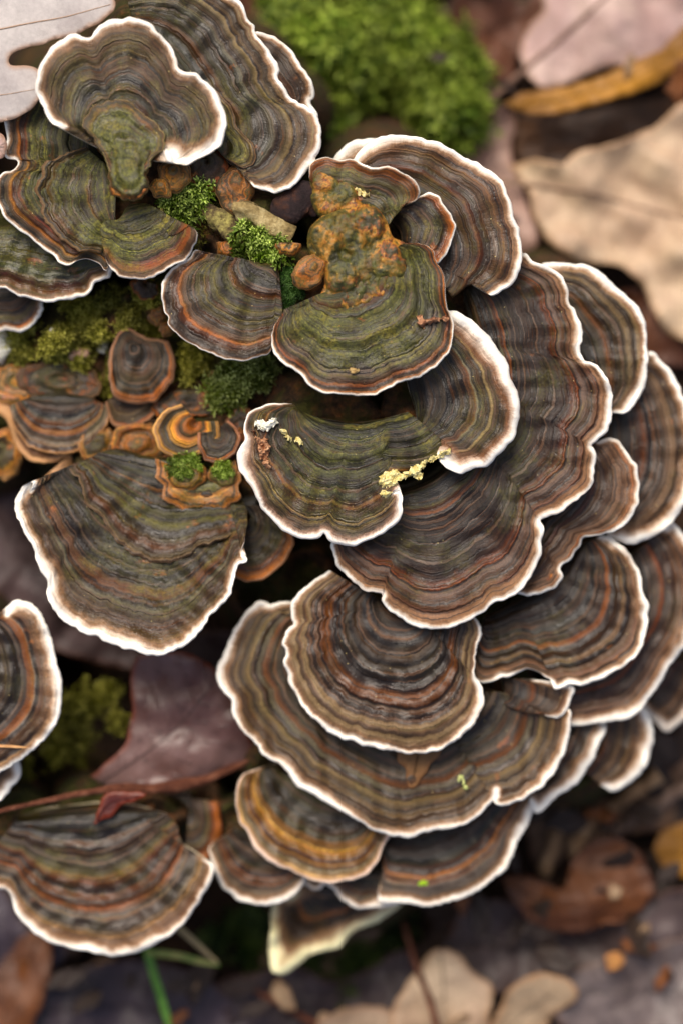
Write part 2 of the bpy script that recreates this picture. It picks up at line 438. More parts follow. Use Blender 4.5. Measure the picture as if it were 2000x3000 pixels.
add(S0([(312, 490), (300, 450), (246, 384), (205, 372)]) + [(192, 371, .5), (170, 371), (147, 353), (129, 326), (117, 295), (104, 263), (107, 232), (117, 196), (134, 161), (156, 129), (188, 109), (219, 98), (243, 104, .8), (264, 110, .6), (274, 104, .6), (280, 87), (295, 67), (326, 56), (357, 51), (384, 49), (420, 60), (455, 83), (478, 107), (500, 134), (518, 165), (522, 194), (545, 210), (576, 217), (603, 237), (629, 263), (647, 295), (661, 330), (663, 371), (658, 406), (638, 433), (598, 458), (549, 480), (513, 475), (500, 455)] + S0([(487, 433), (455, 455), (440, 480)]),
    [(335, 475), (350, 440), (395, 440), (425, 470)], 8, 9.5, 'lobed', 'brown lobed bracket with broad cream edge on a green stalk, beside the grey oak leaf',
    rimw=1.35, green=.35, orange=.25, wave=1.0, cup=-1.0, foot=14)                                                       # 0
add([(360, -40), (430, -70), (520, -80), (610, -60), (675, -15), (705, 5), (721, 31), (728, 56), (746, 76), (750, 103), (770, 123), (788, 147), (806, 174), (820, 205), (817, 237), (835, 254), (851, 283), (873, 297), (904, 315), (929, 335), (938, 362), (941, 397), (938, 438), (918, 478), (891, 513), (860, 545), (815, 567), (779, 560), (748, 549, .5)] + S0([(730, 525), (721, 496), (677, 482)]),
    [(400, 90), (520, 230), (590, 340), (650, 450)], -1, 1.5, 'lobed', 'long dark bracket with thin white wavy edge, half hidden behind the lobed stalked one',
    rimw=1.0, green=.3, orange=.3, wave=1.0)                                                                               # 1
add([(735, 100), (753, 92), (779, 98), (811, 109), (837, 129), (860, 152), (882, 188), (904, 223), (920, 254), (920, 281), (911, 295), (925, 317), (931, 340), (925, 370)],
    [(730, 200), (770, 260), (840, 330)], -9, -9, 'blur', 'small brown bracket peeping from behind the long dark bracket, against green moss', rimw=.9, orange=.3)
add([(75, 230), (40, 280), (18, 330), (13, 360), (18, 402), (12, 440), (20, 462), (45, 465), (51, 478), (31, 495), (9, 505), (-8, 530), (-10, 580), (2, 614), (13, 634), (40, 661), (80, 688), (120, 723), (161, 754), (174, 768), (201, 779), (228, 763, .3), (254, 757, .2), (290, 770, .3), (310, 790, .3)] + S0([(318, 740), (330, 680)]),
    [(280, 430), (320, 520), (330, 600), (335, 640)], -2, -2, 'left', 'wide mottled green bracket with torn reddish margin beneath the grey oak leaf',
    rimw=.75, green=.55, orange=.4, wave=1.3)                                                                              # 3
add(S0([(305, 640), (294, 662), (292, 679), (299, 710), (308, 745)]) + [(318, 775, .2), (328, 792, .8), (357, 812), (393, 818), (438, 817), (478, 799), (509, 781), (536, 768), (563, 737, .7), (580, 701, .5), (578, 682, .4)] + S0([(560, 668), (530, 680), (495, 690), (488, 650), (478, 607)]),
    [(350, 640), (370, 600), (420, 590), (460, 605)], 1.5, 3, 'left', 'small green ridged bracket with one end curled upward, next to bright moss',
    rimw=.45, green=.7, orange=.2, wave=.6, curl=[(570, 690, 45, 3.5)], cup=-1.2)                                           # 4
add([(-60, 815), (-25, 840), (0, 844), (31, 850), (58, 868), (89, 873), (129, 884), (179, 879), (223, 875), (254, 862), (286, 826), (321, 812), (330, 790)] + S0([(320, 760)]),
    [(0, 660), (90, 650), (200, 690), (280, 720)], -9, -9, 'left', 'green and red banded bracket tucked right under the wide mottled green one', rimw=.7, green=.55, orange=.45)
add([(-70, 930), (-30, 965), (0, 971), (27, 969), (67, 969), (98, 946), (120, 920), (127, 888), (120, 860)],
    [(-50, 830), (60, 820)], -19, -20, 'brown', 'little brown bracket with white edge above the mossy hollow', rimw=1.0, green=.2, orange=.35)
# centre rosette
add(S0([(660, 762), (610, 745)]) + [(575, 733, .5), (559, 754, .7), (517, 776), (492, 794), (477, 825), (472, 865), (477, 892), (479, 914), (492, 928), (497, 954), (517, 977), (539, 997), (566, 1012), (602, 1028), (642, 1048), (673, 1055), (718, 1057), (758, 1048), (790, 1030, .6)] + S0([(797, 1004), (800, 972), (822, 932), (826, 905), (823, 860)]),
    [(735, 762), (770, 768), (805, 775), (820, 810)], 1, 1, 'olive', 'olive brown fan with crisp concentric rings and pinkish edge beside the curled green bracket',
    rimw=.42, green=.3, orange=.2, wave=.7)                                                                                # 7
add([(905, 520, .4), (909, 484, .5), (945, 457, .5), (989, 468, .5), (1029, 466, .5), (1065, 479), (1096, 495), (1132, 491), (1168, 502), (1195, 517), (1217, 538), (1228, 555), (1226, 578), (1208, 593, .6)] + S0([(1190, 596), (1159, 629), (1140, 660)]),
    [(960, 620), (1010, 640), (1080, 650)], 0.5, 1.5, 'brown', 'worn mottled orange fan with wavy thin edge at the top of the green rosette',
    rimw=.4, green=.5, orange=.75, wave=1.2)
add([(1195, 590, .3), (1230, 573, .6), (1253, 562), (1279, 573), (1302, 604), (1320, 627), (1333, 658), (1333, 680), (1322, 712), (1311, 736), (1297, 752), (1279, 772, .5)] + S0([(1262, 735), (1225, 720)]),
    [(1150, 640), (1172, 670), (1180, 710)], -1.5, -1, 'brown', 'small grey ringed fan with rusty outer band on the side of the green rosette',
    rimw=.35, green=.35, orange=.4)
add(S0([(905, 890), (862, 905), (838, 905), (822, 925)]) + [(798, 968, .5), (796, 995, .7), (800, 1033), (821, 1057), (861, 1084), (883, 1102), (896, 1124), (928, 1142), (963, 1155), (1012, 1156), (1047, 1158), (1092, 1159), (1132, 1140), (1190, 1113), (1230, 1104), (1262, 1087), (1293, 1055), (1320, 1015), (1329, 971), (1329, 939), (1318, 915, .6), (1306, 900, .5), (1304, 863, .3), (1300, 805, .2), (1288, 783, .2), (1275, 765, .2), (1270, 735, .2), (1240, 716, .2)] + S0([(1186, 712)]),
    [(950, 860), (975, 830), (1010, 800), (1060, 775), (1120, 740)], 3.5, 4.5, 'green', 'large olive green fan with dark ripple rings, crown of the central rosette',
    rimw=.42, green=.75, orange=.35, wave=1.0, curl=[(1320, 930, 40, -1.5)])                                               # 10
add([(1010, 500), (1034, 462), (1052, 439), (1079, 417), (1114, 401), (1150, 397), (1186, 397), (1221, 399), (1257, 410), (1284, 415), (1320, 437), (1360, 457), (1404, 479), (1445, 506), (1471, 533), (1485, 564), (1498, 604), (1509, 640), (1521, 680), (1527, 725), (1527, 765), (1521, 801), (1498, 832), (1467, 854), (1440, 864, .8)] + S0([(1429, 859), (1409, 837), (1382, 834), (1350, 855), (1324, 872)]),
    [(1090, 600), (1160, 620), (1215, 680), (1270, 790)], -6, -5, 'grey', 'broad grey brown fan with bright white rim, behind the green rosette',
    rimw=1.2, green=.2, orange=.3, wave=.8)                                                                                # 11
add([(960, 500), (978, 457), (1007, 430), (1038, 410), (1074, 404), (1114, 402), (1150, 410)], [(1040, 520), (1110, 500)], -13, -13, 'blur',
    'sliver of white bracket edge behind the broad grey fan, against the moss', rimw=2.2)
add([(1270, 925, .8), (1311, 910), (1337, 912), (1373, 933), (1404, 957), (1436, 988), (1462, 1024), (1485, 1060), (1494, 1100), (1509, 1136), (1521, 1180), (1520, 1220), (1512, 1265), (1489, 1301), (1454, 1339), (1427, 1363), (1391, 1372), (1355, 1388), (1324, 1383), (1302, 1368), (1284, 1346, .8)] + S0([(1300, 1325), (1318, 1312), (1280, 1300), (1240, 1290)]),
    [(1185, 1080), (1200, 1140), (1215, 1190), (1225, 1240)], -4, -3, 'grey', 'round brown bracket with the widest pure white rim, under the large green fan',
    rimw=2.0, green=.25, orange=.3, wave=.6, fringe=(150, 100, 62))                                                        # 13
add(S0([(860, 1182)]) + [(820, 1179, .2), (779, 1181, .3), (739, 1199, .25), (719, 1226, .2), (715, 1262, .25), (716, 1290, .6), (701, 1311), (692, 1342), (699, 1373), (717, 1400), (737, 1427), (753, 1458), (766, 1489), (788, 1516), (815, 1543), (851, 1565), (891, 1581), (927, 1579), (946, 1564, .8), (951, 1566, .8), (963, 1587), (989, 1596), (1029, 1600), (1074, 1585), (1114, 1567), (1150, 1541), (1175, 1516), (1179, 1480), (1179, 1454), (1168, 1436, .8)] + S0([(1140, 1450), (1114, 1446), (1113, 1405), (1150, 1385), (1195, 1380), (1240, 1360), (1290, 1335), (1312, 1318), (1295, 1290)]),
    [(880, 1205), (950, 1225), (1040, 1235), (1120, 1225), (1195, 1205)], -2.5, -3, 'dark', 'dark green rippled bracket with torn cream edge and white lower rim',
    rimw=1.5, green=.5, orange=.2, wave=.8, fringe=(164, 124, 96))                                                          # 14
add([(1500, 770, .4), (1528, 745), (1543, 745), (1559, 762), (1586, 774), (1612, 785), (1639, 803), (1657, 825), (1666, 856), (1666, 883), (1684, 910), (1700, 941), (1704, 968), (1704, 995), (1695, 1012), (1702, 1035), (1715, 1057), (1746, 1070), (1769, 1097), (1787, 1129), (1795, 1173), (1795, 1215), (1782, 1258), (1755, 1289), (1731, 1307), (1746, 1325), (1746, 1361), (1740, 1401), (1724, 1432), (1693, 1463), (1666, 1481), (1630, 1508), (1604, 1517), (1583, 1526), (1595, 1544), (1586, 1584), (1588, 1611), (1577, 1646), (1550, 1696), (1523, 1731), (1487, 1754), (1447, 1767), (1416, 1794), (1379, 1816), (1334, 1834), (1280, 1846), (1236, 1841), (1216, 1835), (1176, 1817), (1140, 1788), (1120, 1766), (1116, 1742), (1078, 1735), (1037, 1708), (1006, 1681), (989, 1663), (978, 1632), (967, 1596), (985, 1560, .6)],
    [(1360, 850), (1400, 1000), (1390, 1180), (1330, 1330), (1240, 1410), (1120, 1450)], -11, -11, 'big', 'largest dark bracket, long scalloped white margin, sweeping round below the rosette',
    rimw=.95, green=.28, orange=.3, wave=1.3)                                                                              # 15
add([(1570, 790, .7), (1586, 771), (1613, 767), (1657, 767), (1702, 771), (1742, 783), (1769, 807), (1800, 834), (1836, 865), (1867, 896), (1885, 928), (1894, 968), (1896, 1012), (1896, 1079), (1894, 1124), (1876, 1160), (1854, 1191), (1831, 1209, .6), (1796, 1211, .3)],
    [(1590, 880), (1640, 960), (1690, 1080), (1740, 1160)], -20, -20, 'blur', 'grey brown bracket with thick white rim beside the dark gap under the tan leaf', rimw=1.35, orange=.25)
add([(1870, 1050), (1894, 1030), (1916, 1035), (1947, 1066), (1974, 1097), (1992, 1138), (2008, 1180), (2030, 1260), (2035, 1350), (2025, 1430), (2003, 1477), (1988, 1508), (1961, 1539), (1925, 1566), (1880, 1588), (1845, 1595), (1809, 1588), (1780, 1575, .7)],
    [(1740, 1150), (1750, 1280), (1740, 1420)], -27, -27, 'blur', 'tall grey striped bracket with white rim behind the narrow waisted lobed one', rimw=1.3, orange=.2)
add([(1750, 1295, .5), (1764, 1287), (1791, 1283), (1818, 1296), (1836, 1325), (1858, 1352), (1869, 1379), (1872, 1423), (1869, 1468), (1849, 1513), (1827, 1539), (1800, 1557), (1764, 1568, .7), (1715, 1571, .6), (1702, 1593, .6), (1679, 1629, .8), (1644, 1664), (1646, 1687), (1630, 1718), (1595, 1736), (1550, 1747), (1519, 1740, .8), (1490, 1720, .6)],
    [(1660, 1340), (1620, 1430), (1560, 1540), (1500, 1640)], -18.5, -18.5, 'blur', 'lobed bracket with a narrow waist wedged beneath the largest dark bracket', rimw=1.0, orange=.25, wave=.9)
add([(1760, 1570, .6), (1785, 1572), (1813, 1593), (1836, 1615), (1858, 1646), (1876, 1682), (1879, 1700), (1883, 1740), (1896, 1763), (1899, 1807), (1892, 1856), (1879, 1896), (1847, 1937), (1807, 1963), (1758, 1990), (1713, 2008), (1669, 2006), (1622, 2017), (1611, 1995, .5), (1580, 1972, .2), (1548, 1959, .2), (1513, 1972, .3), (1486, 1986, .5), (1454, 1990, .6), (1419, 2001, .6), (1396, 1995, .4), (1390, 1977, .1)] + S0([(1385, 1930)]),
    [(1690, 1600), (1620, 1680), (1530, 1750), (1420, 1810)], -25, -24, 'grey', 'ear shaped grey bracket with rusty inner band and white rim, beside the ringed dome', rimw=1.2, orange=.3, green=.15, wave=1.0)
add([(1950, 1540), (1970, 1530), (1990, 1553), (2015, 1590), (2045, 1660), (2050, 1760), (2030, 1850), (2000, 1905), (1964, 1951), (1930, 2010), (1900, 2053), (1870, 2088), (1825, 2111), (1780, 2117), (1727, 2122), (1673, 2127), (1640, 2110, .6)],
    [(1830, 1640), (1840, 1760), (1780, 1880), (1690, 1960)], -34, -35, 'blur', 'large blurred brown bracket sweeping out below the ear shaped one', rimw=1.3, orange=.25)
add([(965, 1670, .6), (944, 1683, .9), (921, 1699, .8), (890, 1721), (863, 1748), (852, 1779), (852, 1811), (857, 1829), (837, 1851), (828, 1882), (834, 1909), (830, 1936), (839, 1971), (850, 2012), (868, 2043), (895, 2083), (930, 2119), (984, 2159), (1037, 2177), (1091, 2192), (1149, 2204), (1203, 2210), (1243, 2211), (1289, 2198), (1334, 2173), (1379, 2133), (1405, 2093), (1419, 2057), (1412, 2017), (1396, 1988, .8), (1390, 1950, .25), (1396, 1901, .5), (1408, 1870, .8), (1410, 1843, .9), (1396, 1816, .7)] + S0([(1370, 1790)]),
    [(1120, 1760), (1160, 1785), (1220, 1785)], -17, -18, 'ring', 'domed bracket with neat concentric brown rings and orange band', rimw=.95, green=.1, orange=.15, wave=.6, cup=1.6)
add([(1560, 1990, .5), (1640, 2000), (1678, 2013), (1673, 2048), (1660, 2079), (1629, 2104, .8)] + S0([(1580, 2095), (1500, 2080), (1475, 2060)]),
    [(1470, 1990), (1480, 2030)], -26.5, -26.5, 'blur', 'small grey wedge of bracket between ear shaped bracket and the wavy wide one', rimw=1.0, orange=.1)
add([(865, 1775, .6), (850, 1762, .5), (796, 1766, .7), (779, 1759), (752, 1762), (729, 1784), (703, 1815), (680, 1855), (667, 1891), (649, 1927), (633, 1962), (640, 2003), (654, 2029), (674, 2050), (678, 2083), (698, 2123), (725, 2159), (756, 2186), (765, 2204), (792, 2224), (823, 2244), (850, 2275), (868, 2302), (912, 2329), (948, 2351), (984, 2369), (1020, 2391), (1055, 2409), (1100, 2436), (1145, 2451), (1198, 2456), (1246, 2443), (1302, 2432), (1368, 2414), (1404, 2389), (1430, 2358), (1450, 2333), (1452, 2312, .8), (1446, 2340, .5), (1452, 2360, .8), (1486, 2358), (1532, 2343), (1583, 2307), (1623, 2266), (1650, 2215), (1666, 2165), (1671, 2111), (1664, 2079, .8)] + S0([(1600, 2060)]),
    [(930, 1830), (960, 1960), (1060, 2060), (1200, 2110), (1330, 2090), (1420, 2020)], -28, -28, 'grey', 'very wide wavy bracket with white edge spreading out beneath the ringed dome', rimw=1.15, green=.12, orange=.35, wave=1.2)
add([(760, 2250, .5), (721, 2262, .3), (705, 2279, .5), (692, 2320, .6), (692, 2364, .6), (703, 2409, .6), (723, 2440), (747, 2485), (788, 2525), (832, 2547), (877, 2565), (913, 2579), (957, 2585), (1011, 2583), (1055, 2572), (1087, 2552), (1109, 2516), (1122, 2485), (1142, 2454), (1150, 2430)],
    [(800, 2240), (880, 2270), (960, 2310), (1060, 2350)], -37, -37, 'gold', 'bracket with bold golden yellow band under the wide wavy one', rimw=.9, rimcol=(232, 206, 184), orange=.1, green=.15, wave=.5)
add([(625, 2470, .2), (612, 2489, .4), (620, 2521, .8), (633, 2565), (649, 2601), (680, 2628), (725, 2648), (779, 2654), (828, 2643), (868, 2619), (890, 2592), (900, 2565, .7)],
    [(690, 2430), (760, 2450), (840, 2490)], -44, -44, 'bottom', 'little bracket with gold line and white rim tucked below the golden banded one', rimw=1.2, orange=.15)
add([(860, 2600), (886, 2592), (913, 2608), (939, 2608), (957, 2592), (984, 2619), (1006, 2641), (1037, 2659), (1082, 2663), (1136, 2661), (1170, 2650, .8), (1190, 2620)],
    [(940, 2490), (1020, 2520), (1110, 2540)], -47, -48, 'bottom', 'brown scalloped bracket edge just below the golden band, half covered by its neighbour', rimw=1.2, orange=.3)
add(S0([(1118, 2560)]) + [(1109, 2620, .2), (1113, 2641), (1158, 2648), (1203, 2650), (1247, 2656), (1302, 2649), (1358, 2634), (1404, 2608), (1440, 2578), (1481, 2547), (1501, 2511), (1516, 2460), (1547, 2414), (1567, 2368), (1585, 2338), (1588, 2312), (1575, 2290, .7)],
    [(1130, 2440), (1230, 2430), (1340, 2380), (1440, 2310)], -43, -43, 'bottom', 'low white rimmed bracket with tan stripe and a green fleck, over the purple leaves', rimw=1.25, orange=.25, wave=.7)
add([(1750, 2100, .6), (1774, 2124), (1771, 2151), (1754, 2187), (1746, 2210), (1720, 2256), (1690, 2297), (1639, 2330), (1603, 2363), (1578, 2384), (1562, 2379), (1550, 2350, .7)],
    [(1640, 2110), (1600, 2180), (1560, 2250)], -39, -40, 'blur', 'narrow blurred crescent bracket behind the wide wavy one', rimw=1.25, orange=.15)
add([(1850, 2040), (1895, 2090), (1915, 2130), (1915, 2170), (1904, 2210), (1889, 2251), (1858, 2292), (1822, 2317), (1797, 2322), (1770, 2310, .6)],
    [(1700, 2040), (1660, 2130), (1670, 2230)], -47, -49, 'blur', 'far blurred bracket low down near the tan twigs', rimw=1.8, orange=.3)
add([(1880, 2080), (1930, 2130), (1960, 2145), (1990, 2125), (2030, 2070), (2060, 1980)], [(1830, 1960), (1930, 1900)], -58, -60, 'blur', 'scrap of blurred white edged bracket beyond the large blurred brown one', rimw=1.6)
# left low group
add([(95, 1440, .3), (105, 1418, .7), (92, 1416), (71, 1424), (56, 1448), (49, 1484), (56, 1511), (67, 1529), (78, 1560), (98, 1591), (109, 1613), (112, 1640), (125, 1671), (145, 1700), (143, 1736), (154, 1767), (179, 1807), (214, 1834), (254, 1856), (290, 1863), (321, 1881), (371, 1899), (397, 1901), (429, 1914), (469, 1918), (500, 1910), (536, 1894), (571, 1870), (594, 1838), (612, 1820), (616, 1807), (661, 1767), (676, 1740), (688, 1704), (695, 1673), (706, 1655), (729, 1645, .9), (722, 1626, .8), (712, 1612, .3)] + S0([(722, 1570), (726, 1500)]),
    [(240, 1345), (330, 1312), (430, 1335), (560, 1350), (690, 1420)], -22, -12, 'big', 'big fan with orange wavy band and heavy white rim standing out over the purple leaf', rimw=1.35, green=.3, orange=.35, wave=1.3)  # 31
add([(830, 1480, .4), (855, 1530), (860, 1571), (858, 1602), (836, 1646), (809, 1673), (773, 1696), (738, 1704), (702, 1698), (670, 1680)],
    [(640, 1480), (690, 1460), (760, 1450)], -23, -23, 'brown', 'brown fan with reddish edge behind the big orange banded fan', rimw=.35, rimcol=(178, 120, 76), green=.3, orange=.25)
add([(455, 1340, .4), (462, 1386), (473, 1435), (513, 1487), (571, 1500), (634, 1500), (683, 1480), (705, 1440), (700, 1380), (690, 1345, .4)],
    [(520, 1375), (560, 1400), (620, 1400), (660, 1375)], -17.6, -18.0, 'goldin', 'golden yellow ringed old growth with green centre on the big orange banded fan', rimw=.3, rimcol=(150, 100, 50), green=.5, orange=.3, mott_t=.22, line=.6, scal=3.0)
add(disc(548, 1260, 102, 82, 0, -20, 260, seed=4), [(565, 1235), (580, 1240)], -17, -17, 'swirl', 'golden orange swirl shaped bracket below the moss clump', rimw=.4, rimcol=(214, 160, 84), green=.2, orange=.5, wave=.5)
add(disc(638, 1290, 62, 66, 0, -60, 200, seed=5), [(630, 1262), (645, 1262)], -16, -16.5, 'slate', 'small slate grey knob of bracket touching the golden swirl', rimw=.3, rimcol=(170, 110, 80), green=.2, orange=.2)
add([(25, 1190, .3), (27, 1212), (40, 1250), (58, 1279), (89, 1310), (147, 1328), (214, 1328), (268, 1301), (308, 1256), (321, 1221), (316, 1190, .4)],
    [(90, 1160), (180, 1150), (270, 1165)], -27, -28, 'bottom', 'grey bracket with orange bands on the mossy side of the stump', rimw=.3, rimcol=(180, 128, 72), orange=.5, green=.25)
add([(-60, 1170), (-20, 1205), (12, 1225), (28, 1255), (38, 1290), (58, 1325), (85, 1348), (115, 1356), (150, 1354), (190, 1345), (214, 1350), (206, 1372), (170, 1393), (125, 1402)],
    [(80, 1200), (150, 1260), (230, 1310)], -31, -31, 'gold', 'bracket with thick rolled tan lip below the grey orange banded one', rimw=1.5, rimcol=(198, 148, 96), orange=.4)
add([(345, 975), (375, 958), (430, 985), (490, 1000), (509, 1036), (513, 1080), (508, 1115), (473, 1158), (442, 1180), (393, 1183), (348, 1174), (326, 1150), (318, 1090), (325, 1020), (345, 975)],
    [(385, 1010), (400, 1020)], -23, -24, 'slate', 'slate brown rounded bracket with orange lower edge among the moss', rimw=.3, rimcol=(150, 110, 84), orange=.2, green=.1)
add([(310, 1180), (317, 1216), (330, 1247), (371, 1256), (415, 1247), (446, 1220), (462, 1185)], [(340, 1150), (400, 1140)], -28, -28, 'slate', 'dim brown bracket directly beneath the slate brown rounded one', rimw=.3, rimcol=(140, 100, 70), orange=.3)
add([(20, 1800, .4), (33, 1767), (44, 1757), (76, 1760), (107, 1778), (129, 1812), (147, 1852), (158, 1892), (167, 1941), (179, 1986), (183, 2048), (176, 2093), (156, 2133), (125, 2173), (80, 2213), (36, 2240), (0, 2265), (-50, 2290), (-100, 2300)],
    [(-70, 1850), (-60, 1980), (-90, 2080)], -19, -20, 'ring', 'upright striped half fan with white rim, a tan straw lying across it', rimw=1.2, orange=.2, green=.15)
add([(50, 2200), (58, 2236), (60, 2263), (52, 2287), (36, 2308), (13, 2335), (-10, 2352), (-50, 2370)], [(-40, 2220), (-60, 2280)], -29, -29, 'grey', 'tiny brown bracket tip poking out below the striped half fan', rimw=1.1)
add([(-90, 2560), (-45, 2592), (0, 2605), (15, 2607), (33, 2629), (40, 2665), (63, 2696), (94, 2728), (129, 2754), (179, 2775), (228, 2788), (268, 2790), (321, 2806), (366, 2804), (415, 2788), (464, 2763), (513, 2732), (549, 2696), (576, 2652), (603, 2612), (623, 2571), (625, 2540), (612, 2527, .6), (585, 2513, .2)] + S0([(554, 2491), (530, 2460), (520, 2420), (490, 2385)]),
    [(60, 2390), (180, 2370), (320, 2360), (440, 2375)], -36, -36, 'bottom', 'large fan with grey centre, orange ring and white rim over the grass blades', rimw=1.3, orange=.3, green=.25, wave=.9)
add([(640, 2350, .2), (650, 2420, .2), (640, 2480, .2), (600, 2530, .2), (540, 2530, .2)], [(480, 2330), (560, 2320)], -46, -47, 'brown', 'dim dark bracket hidden between the grey centred fan and the golden banded one', rimw=.3, rimcol=(120, 90, 60))
add([(850, 2620), (800, 2640), (790, 2740), (788, 2800), (800, 2850), (850, 2852, .9), (900, 2815), (980, 2790), (1040, 2740), (1110, 2710), (1180, 2660)],
    [(900, 2580), (980, 2570), (1080, 2580)], -54, -62, 'blur', 'pale folded bracket hanging over the ground moss with creamy yellow edge', rimw=2.2, rimcol=(232, 226, 178), wave=3.0, curl=[(880, 2740, 70, -6), (800, 2740, 30, 5)])

CR = dict(rimw=.2, orange=.8, green=.3, wave=1.2, mott_t=.5, line=.5, edge_r=1.0, scal=2.0)
add(disc(45, 1125, 105, 72, 10, seed=61), [(40, 1115), (60, 1120)], -31, -32, 'knob', 'mottled orange brown crust at the foot of the yellow green moss', rimcol=(150, 100, 56), **CR)
add(disc(400, 1300, 88, 62, -20, seed=62), [(395, 1290), (410, 1295)], -25.5, -26, 'knob', 'rusty brown crust joining the golden swirl to the grey orange banded bracket', rimcol=(120, 80, 44), **CR)
add(disc(282, 1305, 62, 46, -35, seed=63), [(280, 1300), (290, 1300)], -27.5, -28.5, 'gold', 'golden tongue at the end of the thick rolled tan lip', rimcol=(160, 110, 56), **CR)
add(disc(0, 1330, 70, 78, 0, seed=64), [(-5, 1310), (5, 1315)], -34, -35, 'gold', 'golden brown lobe behind the thick rolled tan lip', rimcol=(176, 130, 76), **CR)
add(disc(705, 1280, 44, 100, 0, seed=65), [(700, 1260), (708, 1270)], -23, -23.5, 'brown', 'reddish brown crust between the slate knob and the torn dark green bracket', rimcol=(110, 60, 36), **CR)
add(disc(180, 1120, 130, 60, 5, seed=66), [(170, 1110), (190, 1115)], -30.5, -31, 'olive', 'mossy olive crust above the grey orange banded bracket', rimcol=(110, 90, 50), **CR)
add(disc(560, 1180, 120, 46, -8, seed=67), [(550, 1170), (570, 1175)], -27, -27.5, 'slate', 'dull brown crust just above the golden swirl', rimcol=(110, 80, 50), **CR)
# ------------------------------------------------------------------ ground
def soil_mat():
    n = NT('soil', .95, .2)
    c = n.ramp(n.noise(60, 6, .65), [(.3, (22, 17, 13)), (.5, (46, 34, 26)), (.62, (64, 46, 32)), (.75, (38, 32, 20))])
    n.col(c); n.bump(n.noise(300, 5, .7), 2.0, .8)
    return n.m
def make_ground():
    # one sheet, fine near the stump and coarse to the horizon
    e = np.concatenate([-np.geomspace(30000, 420, 26), np.linspace(-400, 400, 90), np.geomspace(420, 30000, 26)])
    X, Y = np.meshgrid(e, e, indexing='ij')
    r = np.hypot(X, Y)
    Z = GROUND + 3.0 * Wob(3, .03)(X, Y) * np.clip(r / 60, .3, 1) + 1.2 * Wob(4, .15)(X, Y) * (r < 600)
    V = np.stack([X, Y, Z], -1).reshape(-1, 3)
    o = mesh_obj('forest_floor', V, grid_faces(len(e), len(e)), soil_mat(), loc=(0, 0, GROUND))
    tag(o, 'dark damp forest floor soil between the fallen leaves', 'ground', kind='structure')
    return Wob(3, .03), Wob(4, .15)
_g1, _g2 = make_ground()
def ground_z(x, y):
    r = np.hypot(x, y)
    return GROUND + 3.0 * _g1(x, y) * np.clip(r / 60, .3, 1) + 1.2 * _g2(x, y) * (r < 600)

# ------------------------------------------------------------------ stump
def in_poly(px, py, poly):
    ins = np.zeros(px.shape, bool); x0, y0 = poly[-1]
    for x1, y1 in poly:
        c = ((y1 > py) != (y0 > py)) & (px < (x0 - x1) * (py - y1) / (y0 - y1 + 1e-12) + x1)
        ins ^= c; x0, y0 = x1, y1
    return ins
G = 9.0
gx = np.arange(-420, 2000, G); gy = np.arange(-260, 2760, G)
GX, GY = np.meshgrid(gx, gy, indexing='ij')
ctl = []
for b in BRK:
    for a in catmull(np.array(b['att'], float), 3): ctl.append((a[0], a[1], b['zb'] - 6.5))
ctl += [(560, 620, -5), (650, 640, -6), (760, 640, -3), (860, 800, -6), (700, 700, -7), (520, 700, -12), (330, 930, -25), (200, 960, -28), (120, 1050, -28), (230, 1080, -28),
        (560, 1010, -30), (640, 1100, -30), (560, 1120, -30), (760, 1130, -28), (430, 900, -26), (60, 1010, -29), (880, 1200, -12), (1000, 1180, -9), (0, 1100, -36),
        (840, 1180, -14), (900, 1690, -48), (760, 1720, -50), (-100, 700, -22), (-200, 1000, -45), (-150, 300, -20), (200, 250, -14), (640, 200, -20)]
ctl = np.array(ctl)
d2 = (GX[..., None] - ctl[:, 0]) ** 2 + (GY[..., None] - ctl[:, 1]) ** 2
w = 1 / (d2 + 900) ** 1.6
H = (w * ctl[:, 2]).sum(-1) / w.sum(-1)
near = np.sqrt(d2.min(-1))
f = np.clip((near - 70) / 110, 0, 1); f = f * f * (3 - 2 * f)
H = H * (1 - f) + (GROUND - 4) * f
for b in BRK:
    poly = [(p[0], p[1]) for p in b['rim']] + [tuple(a) for a in b['att'][::-1]]
    m = in_poly(GX, GY, poly)
    H = np.where(m, np.minimum(H, min(b['zb'], b['zr']) - 5.5), H)
for _ in range(2):
    Hp = np.pad(H, 1, mode='edge')
    H = np.minimum(H, (Hp[:-2, 1:-1] + Hp[2:, 1:-1] + Hp[1:-1, :-2] + Hp[1:-1, 2:] + 2 * H) / 6 + .6)
H = H + np.where((GY > 860) & (GX < 800), 2.6 * np.maximum(Wob(44, .05)(GX, GY), -.8), 0) * np.clip((H.max() - H) / 30, 0, 1)
H = H + .7 * Wob(41, .03)(GX, GY) + .5 * Wob(42, .09)(GX, GY) - .4
def stump_z(px, py):
    i = np.clip(((np.asarray(px, float) - gx[0]) / G), 0, len(gx) - 1.01); j = np.clip((np.asarray(py, float) - gy[0]) / G, 0, len(gy) - 1.01)
    a = i.astype(int); c = j.astype(int); u = i - a; v = j - c
    return H[a, c] * (1 - u) * (1 - v) + H[a + 1, c] * u * (1 - v) + H[a, c + 1] * (1 - u) * v + H[a + 1, c + 1] * u * v
def stump_mat():
    n = NT('rotten_wood', .9, .25)
    a = n.noise(70, 5, .65)
    c = n.ramp(n.noise(260, 5, .7), [(.25, (22, 16, 11)), (.42, (52, 38, 24)), (.55, (86, 58, 34)), (.68, (124, 76, 36)), (.8, (58, 48, 28))])
    moss = n.mix(n.noise(700, 3, .7), lin((24, 26, 10)), lin((78, 76, 26)))
    c = n.mix(n.step(a, .44, .58), c, moss)
    n.col(c); n.bump(n.math('ADD', n.noise(420, 6, .75), n.math('MULTIPLY', n.voro(500), .6)), 1.6, .9)
    return n.m
sx, sy = w2(GX, GY, H)
